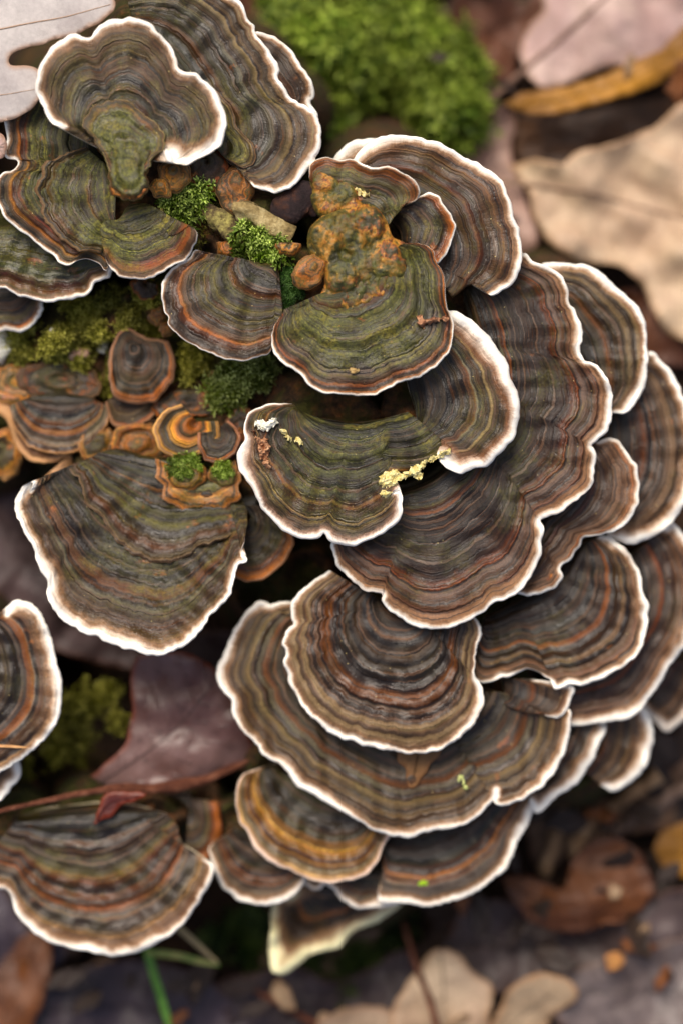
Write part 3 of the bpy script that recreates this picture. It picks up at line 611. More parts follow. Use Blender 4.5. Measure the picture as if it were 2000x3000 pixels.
SV = np.stack([sx, sy, H], -1).reshape(-1, 3)
stump = mesh_obj('tree_stump', SV, [f[::-1] for f in grid_faces(len(gx), len(gy))], stump_mat(), loc=(-10, 20, GROUND))
tag(stump, 'rotten dark mossy stump that carries all the tiered brackets', 'stump')

# ------------------------------------------------------------------ build the brackets
OBJ = []
for b in BRK:
    OBJ.append(bracket(**b))

# ------------------------------------------------------------------ older growth layers, knobs and damage on the brackets
def child_base(i):
    l = OBJ[i].location
    return OBJ[i], l
def layer(i, name, rim, att, zb, zr, pal, seed, label=None, **kw):
    o = bracket(rim, att, zb, zr, pal, None, seed, name=name, parent=OBJ[i], **kw)
    if label: o['label'] = label
    return o
BUT = dict(rimw=.1, rimcol=(120, 104, 56), mott_t=.8, line=.35, scal=3.0)
def ring_of(pts): return pts + [pts[0]]
layer(0, 'old_growth', ring_of([(300, 446), (262, 398), (246, 372), (248, 340), (266, 316), (300, 300), (340, 288), (372, 290), (395, 305), (410, 322), (445, 347), (470, 372), (484, 405), (482, 432), (455, 456), (440, 490), (400, 520), (350, 520), (318, 490)]),
      [(365, 440), (385, 440)], 9.6, 9.5, 'olive', 601, 'olive green older growth', rimw=.14, rimcol=(170, 160, 96), green=.95, orange=.25, foot=5, wave=.4, thick=.4, edge_r=.6, mott_t=.12, line=.6, scal=2.0)
layer(0, 'stalk', ring_of([(308, 470), (312, 430), (335, 400), (370, 392), (410, 402), (438, 430), (442, 470), (432, 510), (440, 535), (425, 560), (388, 582), (350, 570), (322, 556), (318, 520)]),
      [(375, 480), (380, 505)], 10.8, 9.4, 'green', 602, 'short olive stalk with rusty end', green=.9, orange=.45, foot=9, wave=.4, thick=.5, edge_r=1.4, **BUT)
layer(0, 'stalk_end', ring_of(disc(378, 545, 58, 38, 0, seed=12)[:-1]), [(375, 540), (382, 543)], 10.0, 9.2, 'knob', 612, 'rusty orange stalk end', green=.3, orange=.9, foot=8, wave=.4, thick=.5, edge_r=1.2, **BUT)
layer(1, 'old_growth', [(600, 250), (640, 270), (672, 305), (690, 340), (690, 370), (715, 395), (742, 425), (752, 455), (740, 480), (715, 492), (690, 480), (670, 470)],
      [(560, 330), (590, 370), (640, 440)], .6, 1.2, 'lobed', 603, rimw=.1, rimcol=(96, 84, 70), green=.6, orange=.1, foot=4, wave=.3, thick=.3, edge_r=.5)
layer(31, 'old_growth', [(205, 1375, .6), (235, 1420), (262, 1480), (305, 1525), (340, 1580), (395, 1628), (460, 1648), (530, 1640), (585, 1606), (640, 1585), (700, 1560, .6)],
      [(290, 1325), (420, 1342), (560, 1356), (690, 1425)], -20.2, -15.9, 'olive', 660, 'raised olive brown step', rimw=.1, rimcol=(84, 70, 44), green=.3, orange=.3, foot=4, wave=.5, thick=.3, edge_r=.8, scal=2.0)
layer(3, 'old_growth', [(250, 430), (180, 455), (130, 480), (108, 540), (120, 620), (160, 680), (205, 722), (250, 738), (296, 742)],
      [(310, 480), (335, 550), (335, 640)], -.9, -.9, 'olive', 607, 'bright green older growth', rimw=.06, rimcol=(104, 100, 54), green=.9, orange=.25, foot=4, wave=.8, thick=.3, edge_r=.6, scal=3.0)
def core_mat(name, seed):
    n = NT(name, .5, .45)
    a = n.noise(120, 5, .66, w=seed * 1.3, dim='4D', dist=.4); b = n.noise(700, 4, .65, w=seed * 2.1, dim='4D'); d = n.noise(150, 3, .6, w=seed * 4.7, dim='4D')
    c = n.ramp(n.math('MULTIPLY_ADD', n.math('SUBTRACT', b, .5), .35, a), [(.24, (30, 28, 16)), (.38, (58, 54, 24)), (.45, (104, 86, 32)), (.51, (180, 124, 42)), (.55, (128, 70, 28)), (.59, (70, 60, 30)), (.66, (44, 40, 22)), (.76, (150, 104, 64))])
    c = n.mix(n.math('MULTIPLY', n.step(d, .46, .58), .8), c, n.mix(n.step(b, .35, .65), lin((38, 40, 14)), lin((84, 86, 28))))
    c = n.mix(n.math('MULTIPLY', n.step(n.voro(420), .12, .06), .6), c, lin((190, 164, 84)))
    n.col(c); n.bump(n.math('ADD', b, n.math('MULTIPLY', a, .6)), .8, .8)
    return n.m
def core(i, name, outline, bumps, z, mat, seed, label, skirt=24., drop=1.6, rough_=.25):
    # fused knobs: one lumpy growth whose skirt sinks into the cap
    from mathutils.geometry import delaunay_2d_cdt
    r = np.random.default_rng(seed)
    O = np.array(outline + [outline[0]], float)
    R = catmull(O, int(np.hypot(*np.diff(O, axis=0).T).sum() / 6.0))[:-1]
    a_, b_ = np.meshgrid(np.arange(R[:, 0].min(), R[:, 0].max(), 4.5), np.arange(R[:, 1].min(), R[:, 1].max(), 4.5), indexing='ij')
    I = np.stack([a_.ravel(), b_.ravel()], 1) + r.uniform(-1, 1, (a_.size, 2))
    I = I[in_poly(I[:, 0], I[:, 1], [tuple(q) for q in R])]
    P2 = np.concatenate([R, I]); nb = len(R)
    vv_, ee_, ff_, ov, oe, of = delaunay_2d_cdt([tuple(q) for q in P2], [(k, (k + 1) % nb) for k in range(nb)], [list(range(nb))], 1, 1e-4)
    XY = np.array([(v[0], v[1]) for v in vv_])
    dE = np.array([np.hypot(*(R - v).T).min() for v in XY])
    Z = np.zeros(len(XY))
    for bx, by, rad, h in bumps:
        d = np.hypot(XY[:, 0] - bx, XY[:, 1] - by) / (rad * (1 + .16 * Wob(seed + int(bx), .05)(XY[:, 0], XY[:, 1])))
        dome = h * np.sqrt(np.clip(1 - d ** 2, 0, 1)) ** .8
        Z = np.maximum(Z, dome)
    Z = z + Z + rough_ * Wob(seed + 2, .12)(XY[:, 0], XY[:, 1]) + .4 * rough_ * Wob(seed + 3, .4)(XY[:, 0], XY[:, 1]) - drop * np.clip(1 - dE / skirt, 0, 1) ** 2
    X, Y = w2(XY[:, 0], XY[:, 1], z)
    top = np.stack([X, Y, Z], 1); bot = np.stack([X, Y, 0 * X + z - 6], 1); m = len(top); f1 = []
    for q in ff_:
        a, b, c = XY[q[0]], XY[q[1]], XY[q[2]]
        crs = (b[0] - a[0]) * (c[1] - a[1]) - (b[1] - a[1]) * (c[0] - a[0])
        f1.append(list(q) if crs < 0 else list(q)[::-1])
    ed = {(q[k], q[(k + 1) % 3]) for q in f1 for k in range(3)}
    F = f1 + [[k + m for k in q[::-1]] for q in f1] + [[b, a, a + m, b + m] for (a, b) in ed if (b, a) not in ed]
    l = OBJ[i].location
    o = mesh_obj(name, np.concatenate([top, bot]), F, mat, OBJ[i], loc=(l[0] / MM, l[1] / MM, l[2] / MM))
    o['label'] = label
core(10, 'knobbly_core', [(900, 720), (905, 670), (945, 630), (985, 615), (1040, 600), (1090, 598), (1130, 640), (1150, 690), (1190, 715), (1200, 780), (1180, 835), (1120, 880), (1050, 910), (985, 905), (935, 880), (950, 830), (945, 780), (915, 755)],
     [(960, 690, 62, 2.6), (1010, 668, 48, 2.3), (1082, 660, 50, 2.4), (1040, 710, 34, 1.5), (1002, 806, 50, 2.4), (1070, 775, 46, 1.7), (1120, 762, 60, 2.0), (1155, 790, 36, 1.5), (1030, 872, 60, .8), (1100, 845, 50, .8), (970, 755, 30, 1.4)],
     3.4, core_mat('knob_core', 3), 630, 'fused knobbly ochre and olive heart of the rosette')
core(8, 'knobbly_core', [(905, 500), (950, 480), (1000, 500), (1050, 540), (1060, 590), (1090, 630), (1040, 660), (960, 650), (915, 600)],
     [(950, 540, 40, 1.4), (1000, 580, 44, 1.6), (1040, 620, 36, 1.4), (930, 590, 30, 1.2), (960, 620, 36, 1.3)], .9, core_mat('knob_core2', 5), 640, 'crumbly orange patches')
for (cx, cy, rx, ry, sd) in [(545, 1392, 62, 46, 71), (655, 1392, 44, 40, 72)]:
    layer(33, 'old_growth', ring_of(disc(cx, cy, rx, ry, 0, seed=sd)[:-1]), [(cx - 4, cy), (cx + 4, cy)], -16.8, -17.3, 'goldin', 620 + sd, 'green centred button', green=.7, orange=.3, foot=6, wave=.3, thick=.4, edge_r=1.0, rimw=.2, rimcol=(176, 120, 50), mott_t=.2, line=.5)

# small knob brackets on the top of the stump (things of their own)
KN = [
 (disc(508, 512, 50, 54, 10, -150, 200, seed=21), [(505, 490), (512, 500)], 2.5, 'knob', 'orange brown bracket bud hanging against the green stalk', .3),
 (disc(470, 548, 30, 32, 0, -150, 200, seed=22), [(470, 538), (474, 540)], 4.0, 'knob', 'smallest orange bud beside the foot of the green stalk', .2),
 (disc(606, 498, 62, 66, 0, -60, 200, seed=23), [(590, 462), (620, 462)], -1.5, 'slate', 'brown grey ringed bud under the rim of the lobed bracket', .2),
 (disc(690, 556, 56, 72, 5, -80, 260, seed=24), [(690, 515), (700, 520)], -1.2, 'knob', 'large bright orange bud below the tip of the long dark bracket', .15),
 (disc(668, 728, 33, 30, 0, -40, 220, seed=25), [(665, 710), (675, 710)], -2.5, 'knob', 'reddish bud near the yellow cup', .3),
 (disc(712, 692, 28, 28, 0, -40, 220, seed=26), [(708, 680), (718, 680)], -1.5, 'knob', 'tiny red brown bud just behind the star moss', .3),
 (disc(847, 722, 36, 31, 0, -20, 200, seed=27), [(840, 708), (855, 708)], 1.0, 'goldin', 'yellow cup shaped bud in the star moss', .2),
 (disc(908, 795, 46, 56, 20, -100, 250, seed=28), [(920, 770), (930, 780)], 4.0, 'knob', 'plump orange bud on the shoulder of the green rosette', .3),
 (disc(425, 842, 42, 34, 20, -40, 220, seed=29), [(420, 822), (435, 822)], -20, 'slate', 'dim round brown bud in the dark gap below the curled bracket', .2),
 (disc(462, 918, 28, 30, 0, -60, 220, seed=30), [(462, 902), (470, 905)], -22, 'knob', 'dim tan bud behind the ringed olive fan', .2),
 (disc(640, 1110, 26, 26, 0, -60, 240, seed=31), [(640, 1100), (645, 1100)], -25, 'knob', 'dim tan bud next to the pale moss clump', .2),
 (disc(487, 962, 24, 22, 0, -60, 240, seed=32), [(485, 952), (490, 952)], -22, 'knob', 'dim rust bud at the ragged edge of the olive fan', .2),
]
for i, (rim, att, z, pal, lab, g) in enumerate(KN):
    rim = rim if pal in ('slate',) else rim + [rim[0]]
    bracket(rim, att, z + .3, z - .6, pal, lab, 700 + 7 * i, rimw=.14, rimcol=(178, 126, 70), green=g, orange=.6, wave=.5, foot=14, thick=.6, mott_t=.9, line=.3, scal=2.2,
            name='bracket_bud', group='small bracket buds', edge_r=1.1)

def tube(path, rad, n=8, cap=True):
    """path: list of (x,y,z) mm, rad: scalar or list -> verts, faces"""
    P = np.asarray(path, float); m = len(P)
    r = np.broadcast_to(np.asarray(rad, float), (m,))
    T = np.gradient(P, axis=0); T /= np.linalg.norm(T, axis=1)[:, None] + 1e-9
    up = np.array([0, 0, 1.0]); V = []
    for i in range(m):
        a = np.cross(T[i], up)
        if np.linalg.norm(a) < 1e-3: a = np.array([1.0, 0, 0])
        a /= np.linalg.norm(a); b = np.cross(a, T[i])
        for k in range(n):
            an = 2 * math.pi * k / n
            V.append(P[i] + r[i] * (math.cos(an) * a + math.sin(an) * b))
    F = []
    for i in range(m - 1):
        for k in range(n):
            F.append([i * n + k, i * n + (k + 1) % n, (i + 1) * n + (k + 1) % n, (i + 1) * n + k])
    if cap:
        F.append(list(range(n))[::-1]); F.append([(m - 1) * n + k for k in range(n)])
    return np.array(V), F
def lump(c, r, seed, flat=.6, n=10, m=7):
    V = []; wb = Wob(seed, 2.6 / r); rs = np.random.default_rng(seed); sx_, sy_ = rs.uniform(.6, 1.7), rs.uniform(.6, 1.7)
    for i in range(m + 1):
        th = math.pi * i / m
        for k in range(n):
            ph = 2 * math.pi * k / n
            d = np.array([math.sin(th) * math.cos(ph), math.sin(th) * math.sin(ph), math.cos(th)])
            q = r * (1 + .42 * float(wb(d[0] * r + d[2] * r, d[1] * r + .7 * d[2] * r)))
            V.append(np.array(c) + d * q * np.array([sx_, sy_, flat]))
    F = [[i * n + k, (i + 1) * n + k, (i + 1) * n + (k + 1) % n, i * n + (k + 1) % n] for i in range(m) for k in range(n)]
    return V, F
def merge(parts):
    V = []; F = []
    for v, f in parts:
        o = len(V); V += [list(x) for x in v]; F += [[i + o for i in q] for q in f]
    return np.array(V), F
def plain(name, c1, c2, scale=500, rough=.75, bump=.4):
    n = NT(name, rough, .3)
    a = n.noise(scale, 4, .65)
    n.col(n.mix(n.step(a, .3, .7), lin(c1), lin(c2)))
    n.bump(a, bump, .8)
    return n.m
M_FLESH = plain('torn_flesh', (196, 176, 96), (236, 226, 170), 900)
M_WHITE = plain('white_flesh', (226, 222, 196), (250, 248, 236), 900)
def crumbs(name, i, pts, z, mat, seed, label):
    r = random.Random(seed); parts = []
    for x, y, rr in pts:
        for _ in range(12):
            a = r.uniform(0, 6.28); q = r.uniform(0, rr * .95)
            X, Y = w2(x + math.cos(a) * q, y + math.sin(a) * q, z)
            parts.append(lump((float(X), float(Y), z + r.uniform(-.3, .3)), rr * K * r.uniform(.16, .55), r.randint(0, 9999), .6, 9, 6))
    V, F = merge(parts)
    l = OBJ[i].location
    o = mesh_obj(name, V, F, mat, OBJ[i], loc=(l[0] / MM, l[1] / MM, l[2] / MM), smooth=True)
    o['label'] = label
def ragged(name, i, outline, z, mat, seed, label, jag=5.0, bump_=.45, tk=.9):
    from mathutils.geometry import delaunay_2d_cdt
    r = np.random.default_rng(seed)
    O = np.array(outline + [outline[0]], float)
    n_ = int(np.hypot(*np.diff(O, axis=0).T).sum() / 4.0)
    R = catmull(O, n_)[:-1]; R = R + r.normal(size=R.shape) * jag * .5 + np.stack([Wob(seed, .35)(np.arange(len(R)) * 4.), Wob(seed + 1, .35)(np.arange(len(R)) * 4.)], 1) * jag * .5
    a_, b_ = np.meshgrid(np.arange(R[:, 0].min(), R[:, 0].max(), 5.), np.arange(R[:, 1].min(), R[:, 1].max(), 5.), indexing='ij')
    I = np.stack([a_.ravel(), b_.ravel()], 1); I = I + r.uniform(-1.5, 1.5, I.shape)
    I = I[in_poly(I[:, 0], I[:, 1], [tuple(q) for q in R])]
    P2 = np.concatenate([R, I]); nb = len(R)
    vv_, ee_, ff_, ov, oe, of = delaunay_2d_cdt([tuple(q) for q in P2], [(k, (k + 1) % nb) for k in range(nb)], [list(range(nb))], 1, 1e-4)
    XY = np.array([(v[0], v[1]) for v in vv_])
    dE = np.array([np.hypot(*(R - v).T).min() for v in XY])
    Z = z + np.clip(dE / 7, 0, 1) * .7 + bump_ * Wob(seed + 2, .16)(XY[:, 0], XY[:, 1]) + .5 * bump_ * r.normal(size=len(XY))
    X, Y = w2(XY[:, 0], XY[:, 1], z)
    top = np.stack([X, Y, Z], 1); bot = np.stack([X, Y, 0 * X + z - tk], 1); m = len(top); f1 = []
    for q in ff_:
        a, b, c = XY[q[0]], XY[q[1]], XY[q[2]]
        crs = (b[0] - a[0]) * (c[1] - a[1]) - (b[1] - a[1]) * (c[0] - a[0])
        f1.append(list(q) if crs < 0 else list(q)[::-1])
    ed = {(q[k], q[(k + 1) % 3]) for q in f1 for k in range(3)}
    F = f1 + [[k + m for k in q[::-1]] for q in f1] + [[b, a, a + m, b + m] for (a, b) in ed if (b, a) not in ed]
    l = OBJ[i].location
    o = mesh_obj(name, np.concatenate([top, bot]), F, mat, OBJ[i], loc=(l[0] / MM, l[1] / MM, l[2] / MM), smooth=False)
    o['label'] = label
ragged('torn_flesh', 14, [(1112, 1448), (1110, 1400), (1135, 1385), (1160, 1378), (1178, 1388), (1205, 1370), (1225, 1358), (1250, 1345), (1285, 1328), (1312, 1315), (1316, 1324), (1290, 1342), (1262, 1352), (1236, 1368), (1238, 1398), (1222, 1404), (1200, 1396), (1185, 1405), (1168, 1410), (1155, 1430), (1135, 1455)], -2.0, M_FLESH, 5, 'pale yellow torn flesh')
ragged('flesh_scrap', 14, [(745, 1245), (755, 1230), (785, 1234), (800, 1225), (812, 1240), (795, 1250), (780, 1265), (760, 1258)], -1.6, M_WHITE, 7, 'white exposed flesh')
ragged('flesh_scrap', 14, [(818, 1258), (830, 1256), (845, 1270), (858, 1288), (850, 1292), (836, 1280)], -1.8, M_FLESH, 8, 'small cream scrap')
ragged('flesh_scrap', 14, [(864, 1280), (878, 1284), (890, 1300), (880, 1306), (868, 1296)], -1.9, M_FLESH, 81, 'small cream scrap')
ragged('peeled_strip', 14, [(738, 1258), (756, 1276), (786, 1288), (792, 1320), (785, 1345), (792, 1368), (780, 1376), (764, 1340), (752, 1300)], -2.0, plain('peel', (112, 58, 26), (206, 160, 120), 500), 9, 'peeled rusty strip', bump_=.6)
ragged('flesh_scrap', 8, [(1022, 548), (1040, 546), (1055, 556), (1082, 566), (1080, 576), (1058, 572), (1040, 562), (1026, 558)], 1.2, M_FLESH, 10, 'small cream scrap')
crumbs('pellet', 10, [(1040, 1088, 13)], 4.6, plain('pellet', (150, 120, 70), (186, 160, 108), 900), 11, 'tan pellet')
ragged('tear', 10, [(1222, 925), (1240, 920), (1245, 934), (1280, 932), (1310, 924), (1308, 934), (1275, 944), (1250, 950), (1240, 962), (1225, 950)], 4.4, plain('tear', (96, 50, 30), (196, 146, 108), 500), 12, 'torn reddish nick')

# ------------------------------------------------------------------ bits of wood on top
def bark_mat(name, a, b, c):
    n = NT(name, .85, .25)
    v = n.noise(260, 5, .7)
    k = n.ramp(v, [(.3, a), (.5, b), (.68, c)])
    n.col(k); n.bump(n.noise(500, 5, .75), 1.0, .9); return n.m
def px_path(pts, zs, n=24):
    Q = catmull(np.array([(x, y, z) for (x, y), z in zip(pts, zs)], float), n)
    X, Y = w2(Q[:, 0], Q[:, 1], Q[:, 2])
    return np.stack([X, Y, Q[:, 2]], 1)
def stick(name, pts, zs, rads, mat, label, cat, seed, n=26, group=None, jitter=.18):
    P = px_path(pts, [z - 24 if z < -60 else z for z in zs], n)
    r = np.interp(np.linspace(0, 1, n), np.linspace(0, 1, len(rads)), rads)
    V, F = tube(P, r, 12)
    wb = Wob(seed, .8); 
    c = np.repeat(P, 12, 0); dv = V - c
    ang = np.tile(np.arange(12), n)
    gr = np.random.default_rng(seed).normal(size=12) * .16
    V = c + dv * (1 + jitter * wb(V[:, 0] + V[:, 2], V[:, 1] - V[:, 2]) + (gr[ang] if jitter > .2 else 0))[:, None]
    V[:, 2] = c[:, 2] + (V[:, 2] - c[:, 2]) * (.6 if jitter > .2 else 1)
    o = mesh_obj(name, V, F, mat, loc=tuple(P[0]))
    tag(o, label, cat, group)
    return o
stick('wood_chip', [(694, 615), (730, 620), (780, 650), (850, 690)], [-1.5, -.8, -1.5, -3], [2.2, 2.8, 2.9, 2.4], bark_mat('chip', (84, 70, 44), (150, 130, 84), (196, 178, 128)), 'pale splintered wood chip with green film lying in the moss', 'wood', 51, n=60, jitter=.3)
stick('wood_chip', [(820, 640), (860, 605), (905, 590), (930, 620)], [-3, -2, -2, -3], [2.5, 3.8, 4, 2.5], bark_mat('darkbark', (26, 20, 20), (46, 34, 34), (80, 50, 36)), 'dark purplish bark lump behind the pale wood chip', 'wood', 52, n=60, jitter=.3)
stick('wood_chip', [(600, 610), (640, 650), (690, 690), (700, 720)], [-4, -3, -3.5, -5], [1.5, 2.4, 2.6, 1.5], bark_mat('chip2', (40, 30, 26), (90, 76, 50), (170, 160, 90)), 'narrow mossy splinter between the moss tufts', 'wood', 53, n=60, jitter=.3)

# ------------------------------------------------------------------ moss
def moss_mat(name, dark, mid, tip):
    n = NT(name, .6, .35)
    c = n.mix(n.attr('tip'), lin(dark), lin(mid))
    c = n.mix(n.step(n.attr('tip'), .55, 1.0), c, lin(tip))
    v = n.attr('rnd')
    c = n.mix(1.0, c, n.gray(n.math('MULTIPLY_ADD', v, .9, .55)), 'MULTIPLY')
    n.col(c)
    n.b.inputs['Subsurface Weight'].default_value = 0.0
    tr = n.t.nodes.new('ShaderNodeBsdfTranslucent'); mx = n.t.nodes.new('ShaderNodeMixShader'); mx.inputs[0].default_value = .3
    n.put(tr.inputs[0], c)
    out = [x for x in n.t.nodes if x.type == 'OUTPUT_MATERIAL'][0]
    n.put(mx.inputs[1], n.b.outputs[0]); n.put(mx.inputs[2], tr.outputs[0]); n.put(out.inputs[0], mx.outputs[0])
    return n.m
def moss(label, blobs, n, leaf, mat, seed, zf, height=1.5, nl=16, lean=1.1, clump=0.0, cf=.03):
    """blobs: (px, py, rx, ry) ellipses; leaf: leaflet length mm"""
    r = np.random.default_rng(seed)
    ar = np.array([b[2] * b[3] for b in blobs], float); pick = r.choice(len(blobs), n, p=ar / ar.sum())
    V = []; F = []; TIP = []; RND = []; wc = Wob(seed + 77, cf); wr = Wob(seed + 78, cf * .6)
    for q in range(n):
        bx, by, rx, ry = blobs[pick[q]]
        a = r.uniform(0, 6.283); d = math.sqrt(r.uniform()) * (1 + .12 * r.normal())
        px, py = bx + math.cos(a) * d * rx, by + math.sin(a) * d * ry
        cl = float(wc(px, py))
        if clump and cl < -.25 + .2 * r.normal(): continue
        z0 = float(zf(px, py)) + clump * cl; X, Y = w2(px, py, z0)
        X = float(X); Y = float(Y)
        hgt = height * r.uniform(.4, 1.25) * (1.15 - .5 * d)
        ax = np.array([r.normal() * lean, r.normal() * lean, 1.0]); ax /= np.linalg.norm(ax)
        e1 = np.cross(ax, [0, 1, .1]); e1 /= np.linalg.norm(e1); e2 = np.cross(ax, e1)
        rnd = float(np.clip(.42 + .36 * wr(px, py) + .22 * r.normal(), 0, 1.2))
        base = np.array([X, Y, z0 - .4])
        for k in range(nl):
            h = (k + .5) / nl
            an = k * 2.4 + r.uniform(-.3, .3)
            out = math.cos(an) * e1 + math.sin(an) * e2
            side = np.cross(ax, out)
            L = leaf * (1.0 - .45 * h) * r.uniform(.8, 1.2)
            p0 = base + ax * hgt * h
            spread = 1.0 - .7 * h
            dirv = out * spread + ax * (.35 + .7 * h); dirv /= np.linalg.norm(dirv)
            mid = p0 + dirv * L * .5 + ax * .05 * L
            tip = p0 + dirv * L * .8 + out * L * .2 - ax * .12 * L
            wd = L * .11
            i = len(V)
            V += [p0, mid - side * wd, tip, mid + side * wd]
            F += [[i, i + 1, i + 2, i + 3]]
            TIP += [h * .5, .35 + .5 * h, .5 + .5 * h, .35 + .5 * h]; RND += [rnd] * 4
    V = np.array(V)
    o = mesh_obj('moss', V, F, mat, attrs={'tip': TIP, 'rnd': RND}, smooth=False, loc=tuple(V.mean(0)))
    tag(o, label, 'moss', kind='stuff')
    return o
M_GREEN = moss_mat('moss_green', (26, 38, 4), (112, 144, 16), (212, 232, 120))
M_YELL = moss_mat('moss_yellow', (44, 46, 8), (148, 146, 34), (222, 214, 104))
M_FLOOR = moss_mat('moss_floor', (20, 32, 4), (104, 138, 16), (190, 206, 84))
sz = lambda x, y: stump_z(x, y)
moss('leafy green moss tuft between the green stalk and the curled bracket', [(530, 620, 58, 62), (590, 570, 48, 22), (520, 665, 30, 22)], 170, 3.4, M_GREEN, 1, lambda x, y: np.maximum(sz(x, y), -5.5) + 1.0, 4.4, clump=.9, cf=.06)
moss('bright star moss with pale tips in front of the pale wood chip', [(740, 720, 46, 26), (775, 700, 60, 22), (800, 745, 50, 16), (720, 690, 20, 26), (868, 765, 24, 18)], 140, 3.4, M_GREEN, 2, lambda x, y: np.maximum(sz(x, y), -3.2) + .8, 4.6, clump=.8, cf=.06)
moss('dark moss strip in the cleft between the olive fan and the green fan', [(842, 850, 22, 62), (870, 830, 26, 40)], 240, 1.5, moss_mat('moss_dark', (10, 24, 5), (38, 72, 16), (80, 110, 50)), 3, lambda x, y: np.maximum(sz(x, y), -2.5), 1.4)
moss('pale green moss clump below the olive ringed fan', [(720, 1110, 62, 50), (670, 1150, 40, 40), (760, 1080, 44, 30)], 210, 4.2, moss_mat('moss_pale', (30, 44, 6), (116, 134, 26), (204, 216, 130)), 4, lambda x, y: np.maximum(sz(x, y), -25), 5.4, clump=1.0, cf=.05)
moss('yellow green crumbly moss over the hollow side of the stump', [(120, 1000, 110, 70), (250, 1010, 130, 70), (300, 1110, 70, 50), (200, 1090, 120, 60), (380, 920, 130, 80), (560, 1030, 60, 90), (470, 880, 60, 60), (240, 930, 160, 50)], 3600, 2.6, M_YELL, 5, sz, 2.6, 10, clump=1.4, cf=.055)
moss('wispy moss in the dark gap around the brown buds', [(620, 650, 60, 40), (560, 730, 60, 40), (690, 640, 40, 30)], 160, 1.3, M_YELL, 6, sz, 1.3, 10)
moss('small moss patch in the middle of the golden ringed growth', [(540, 1365, 50, 36), (650, 1375, 30, 24)], 130, 1.8, M_GREEN, 7, lambda x, y: 0 * x - 16.4, 1.3)
def floor_z(px, py):
    X, Y = w2(px, py, GROUND)
    return ground_z(X, Y)
moss('lush blurred green moss cushion on the ground above the broad grey fan', [(1080, 150, 230, 250), (1000, 330, 140, 130), (1230, 260, 150, 170), (1000, 0, 180, 120), (1160, -120, 260, 120)], 2600, 8.5, M_FLOOR, 8, lambda x, y: floor_z(x, y) + 6, 13, 12, clump=12, cf=.02)
moss('dark green ground moss below the folded pale bracket', [(1000, 2830, 150, 90), (800, 2700, 120, 70), (700, 2760, 90, 60), (1120, 2740, 70, 60)], 700, 5.0, moss_mat('moss_floor_dark', (12, 22, 4), (40, 66, 12), (104, 118, 50)), 9, lambda x, y: floor_z(x, y) + 3, 7, 12, clump=4, cf=.03)
moss('mossy olive rubble beside the purple leaf', [(250, 2060, 120, 60), (330, 2100, 60, 40), (150, 2180, 110, 110)], 500, 3.2, M_YELL, 10, lambda x, y: np.maximum(floor_z(x, y), -60), 3.5, 11, clump=2.5, cf=.04)

# ------------------------------------------------------------------ leaves
def leaf_mat(name, c1, c2, edge, seed, rough=.55, spots=.4, spec=.4):
    n = NT(name, rough, spec)
    blo = n.noise(28, 5, .7, w=seed * 3.1, dim='4D')
    a = n.noise(55, 4, .6, w=seed * 1.7, dim='4D'); f = n.noise(900, 3, .7, w=seed, dim='4D'); g = n.noise(320, 3, .6, w=seed + 5., dim='4D')
    c = n.mix(n.step(a, .35, .65), lin(c1), lin(c2))
    c = n.mix(n.math('MULTIPLY', n.step(g, .56, .68), spots), c, lin(tuple(v * .55 for v in c1)))
    c = n.mix(1.0, c, n.gray(n.math('MULTIPLY_ADD', f, .5, .75)), 'MULTIPLY')
    c = n.mix(n.math('MULTIPLY', n.step(blo, .5, .64), spots * 1.4), c, lin(tuple(.5 * a_ + .5 * v * .6 for a_, v in zip(edge, c1))))
    e = n.step(n.math('MULTIPLY_ADD', g, 1.5, n.attr('edge')), 2.4, .6)
    c = n.mix(n.math('MULTIPLY', e, .75), c, lin(edge))
    vein = n.step(n.attr('vein'), .10, .03)
    c = n.mix(n.math('MULTIPLY', vein, .45), c, lin(tuple(v * .7 for v in c2)))
    n.col(c)
    n.bump(n.math('ADD', n.math('MULTIPLY', f, .35), n.math('MULTIPLY', vein, .5)), .5, .7)
    n.put(n.b.inputs['Roughness'], n.math('MULTIPLY_ADD', g, .35, rough - .15))
    return n.m
def copy_tree(o, parent=None):
    c = o.copy(); COL.objects.link(c); c.parent = parent
    for ch in list(o.children): copy_tree(ch, c)
    return c
def near_on(poly, pts):
    """nearest points on a set of polylines"""
    best = np.full(len(pts), 1e18); out = np.zeros((len(pts), 2)); par = np.zeros(len(pts)); acc = 0
    for line in poly:
        L = np.asarray(line, float)
        for a, b in zip(L[:-1], L[1:]):
            ab = b - a; u = np.clip(((pts - a) @ ab) / (ab @ ab), 0, 1)
            q = a + u[:, None] * ab; d = ((pts - q) ** 2).sum(1)
            m = d < best; best[m] = d[m]; out[m] = q[m]; par[m] = acc + u[m] * math.sqrt(ab @ ab)
            acc += math.sqrt(ab @ ab)
    return out, par
def low(z): return z - 24 if z < -58 else z
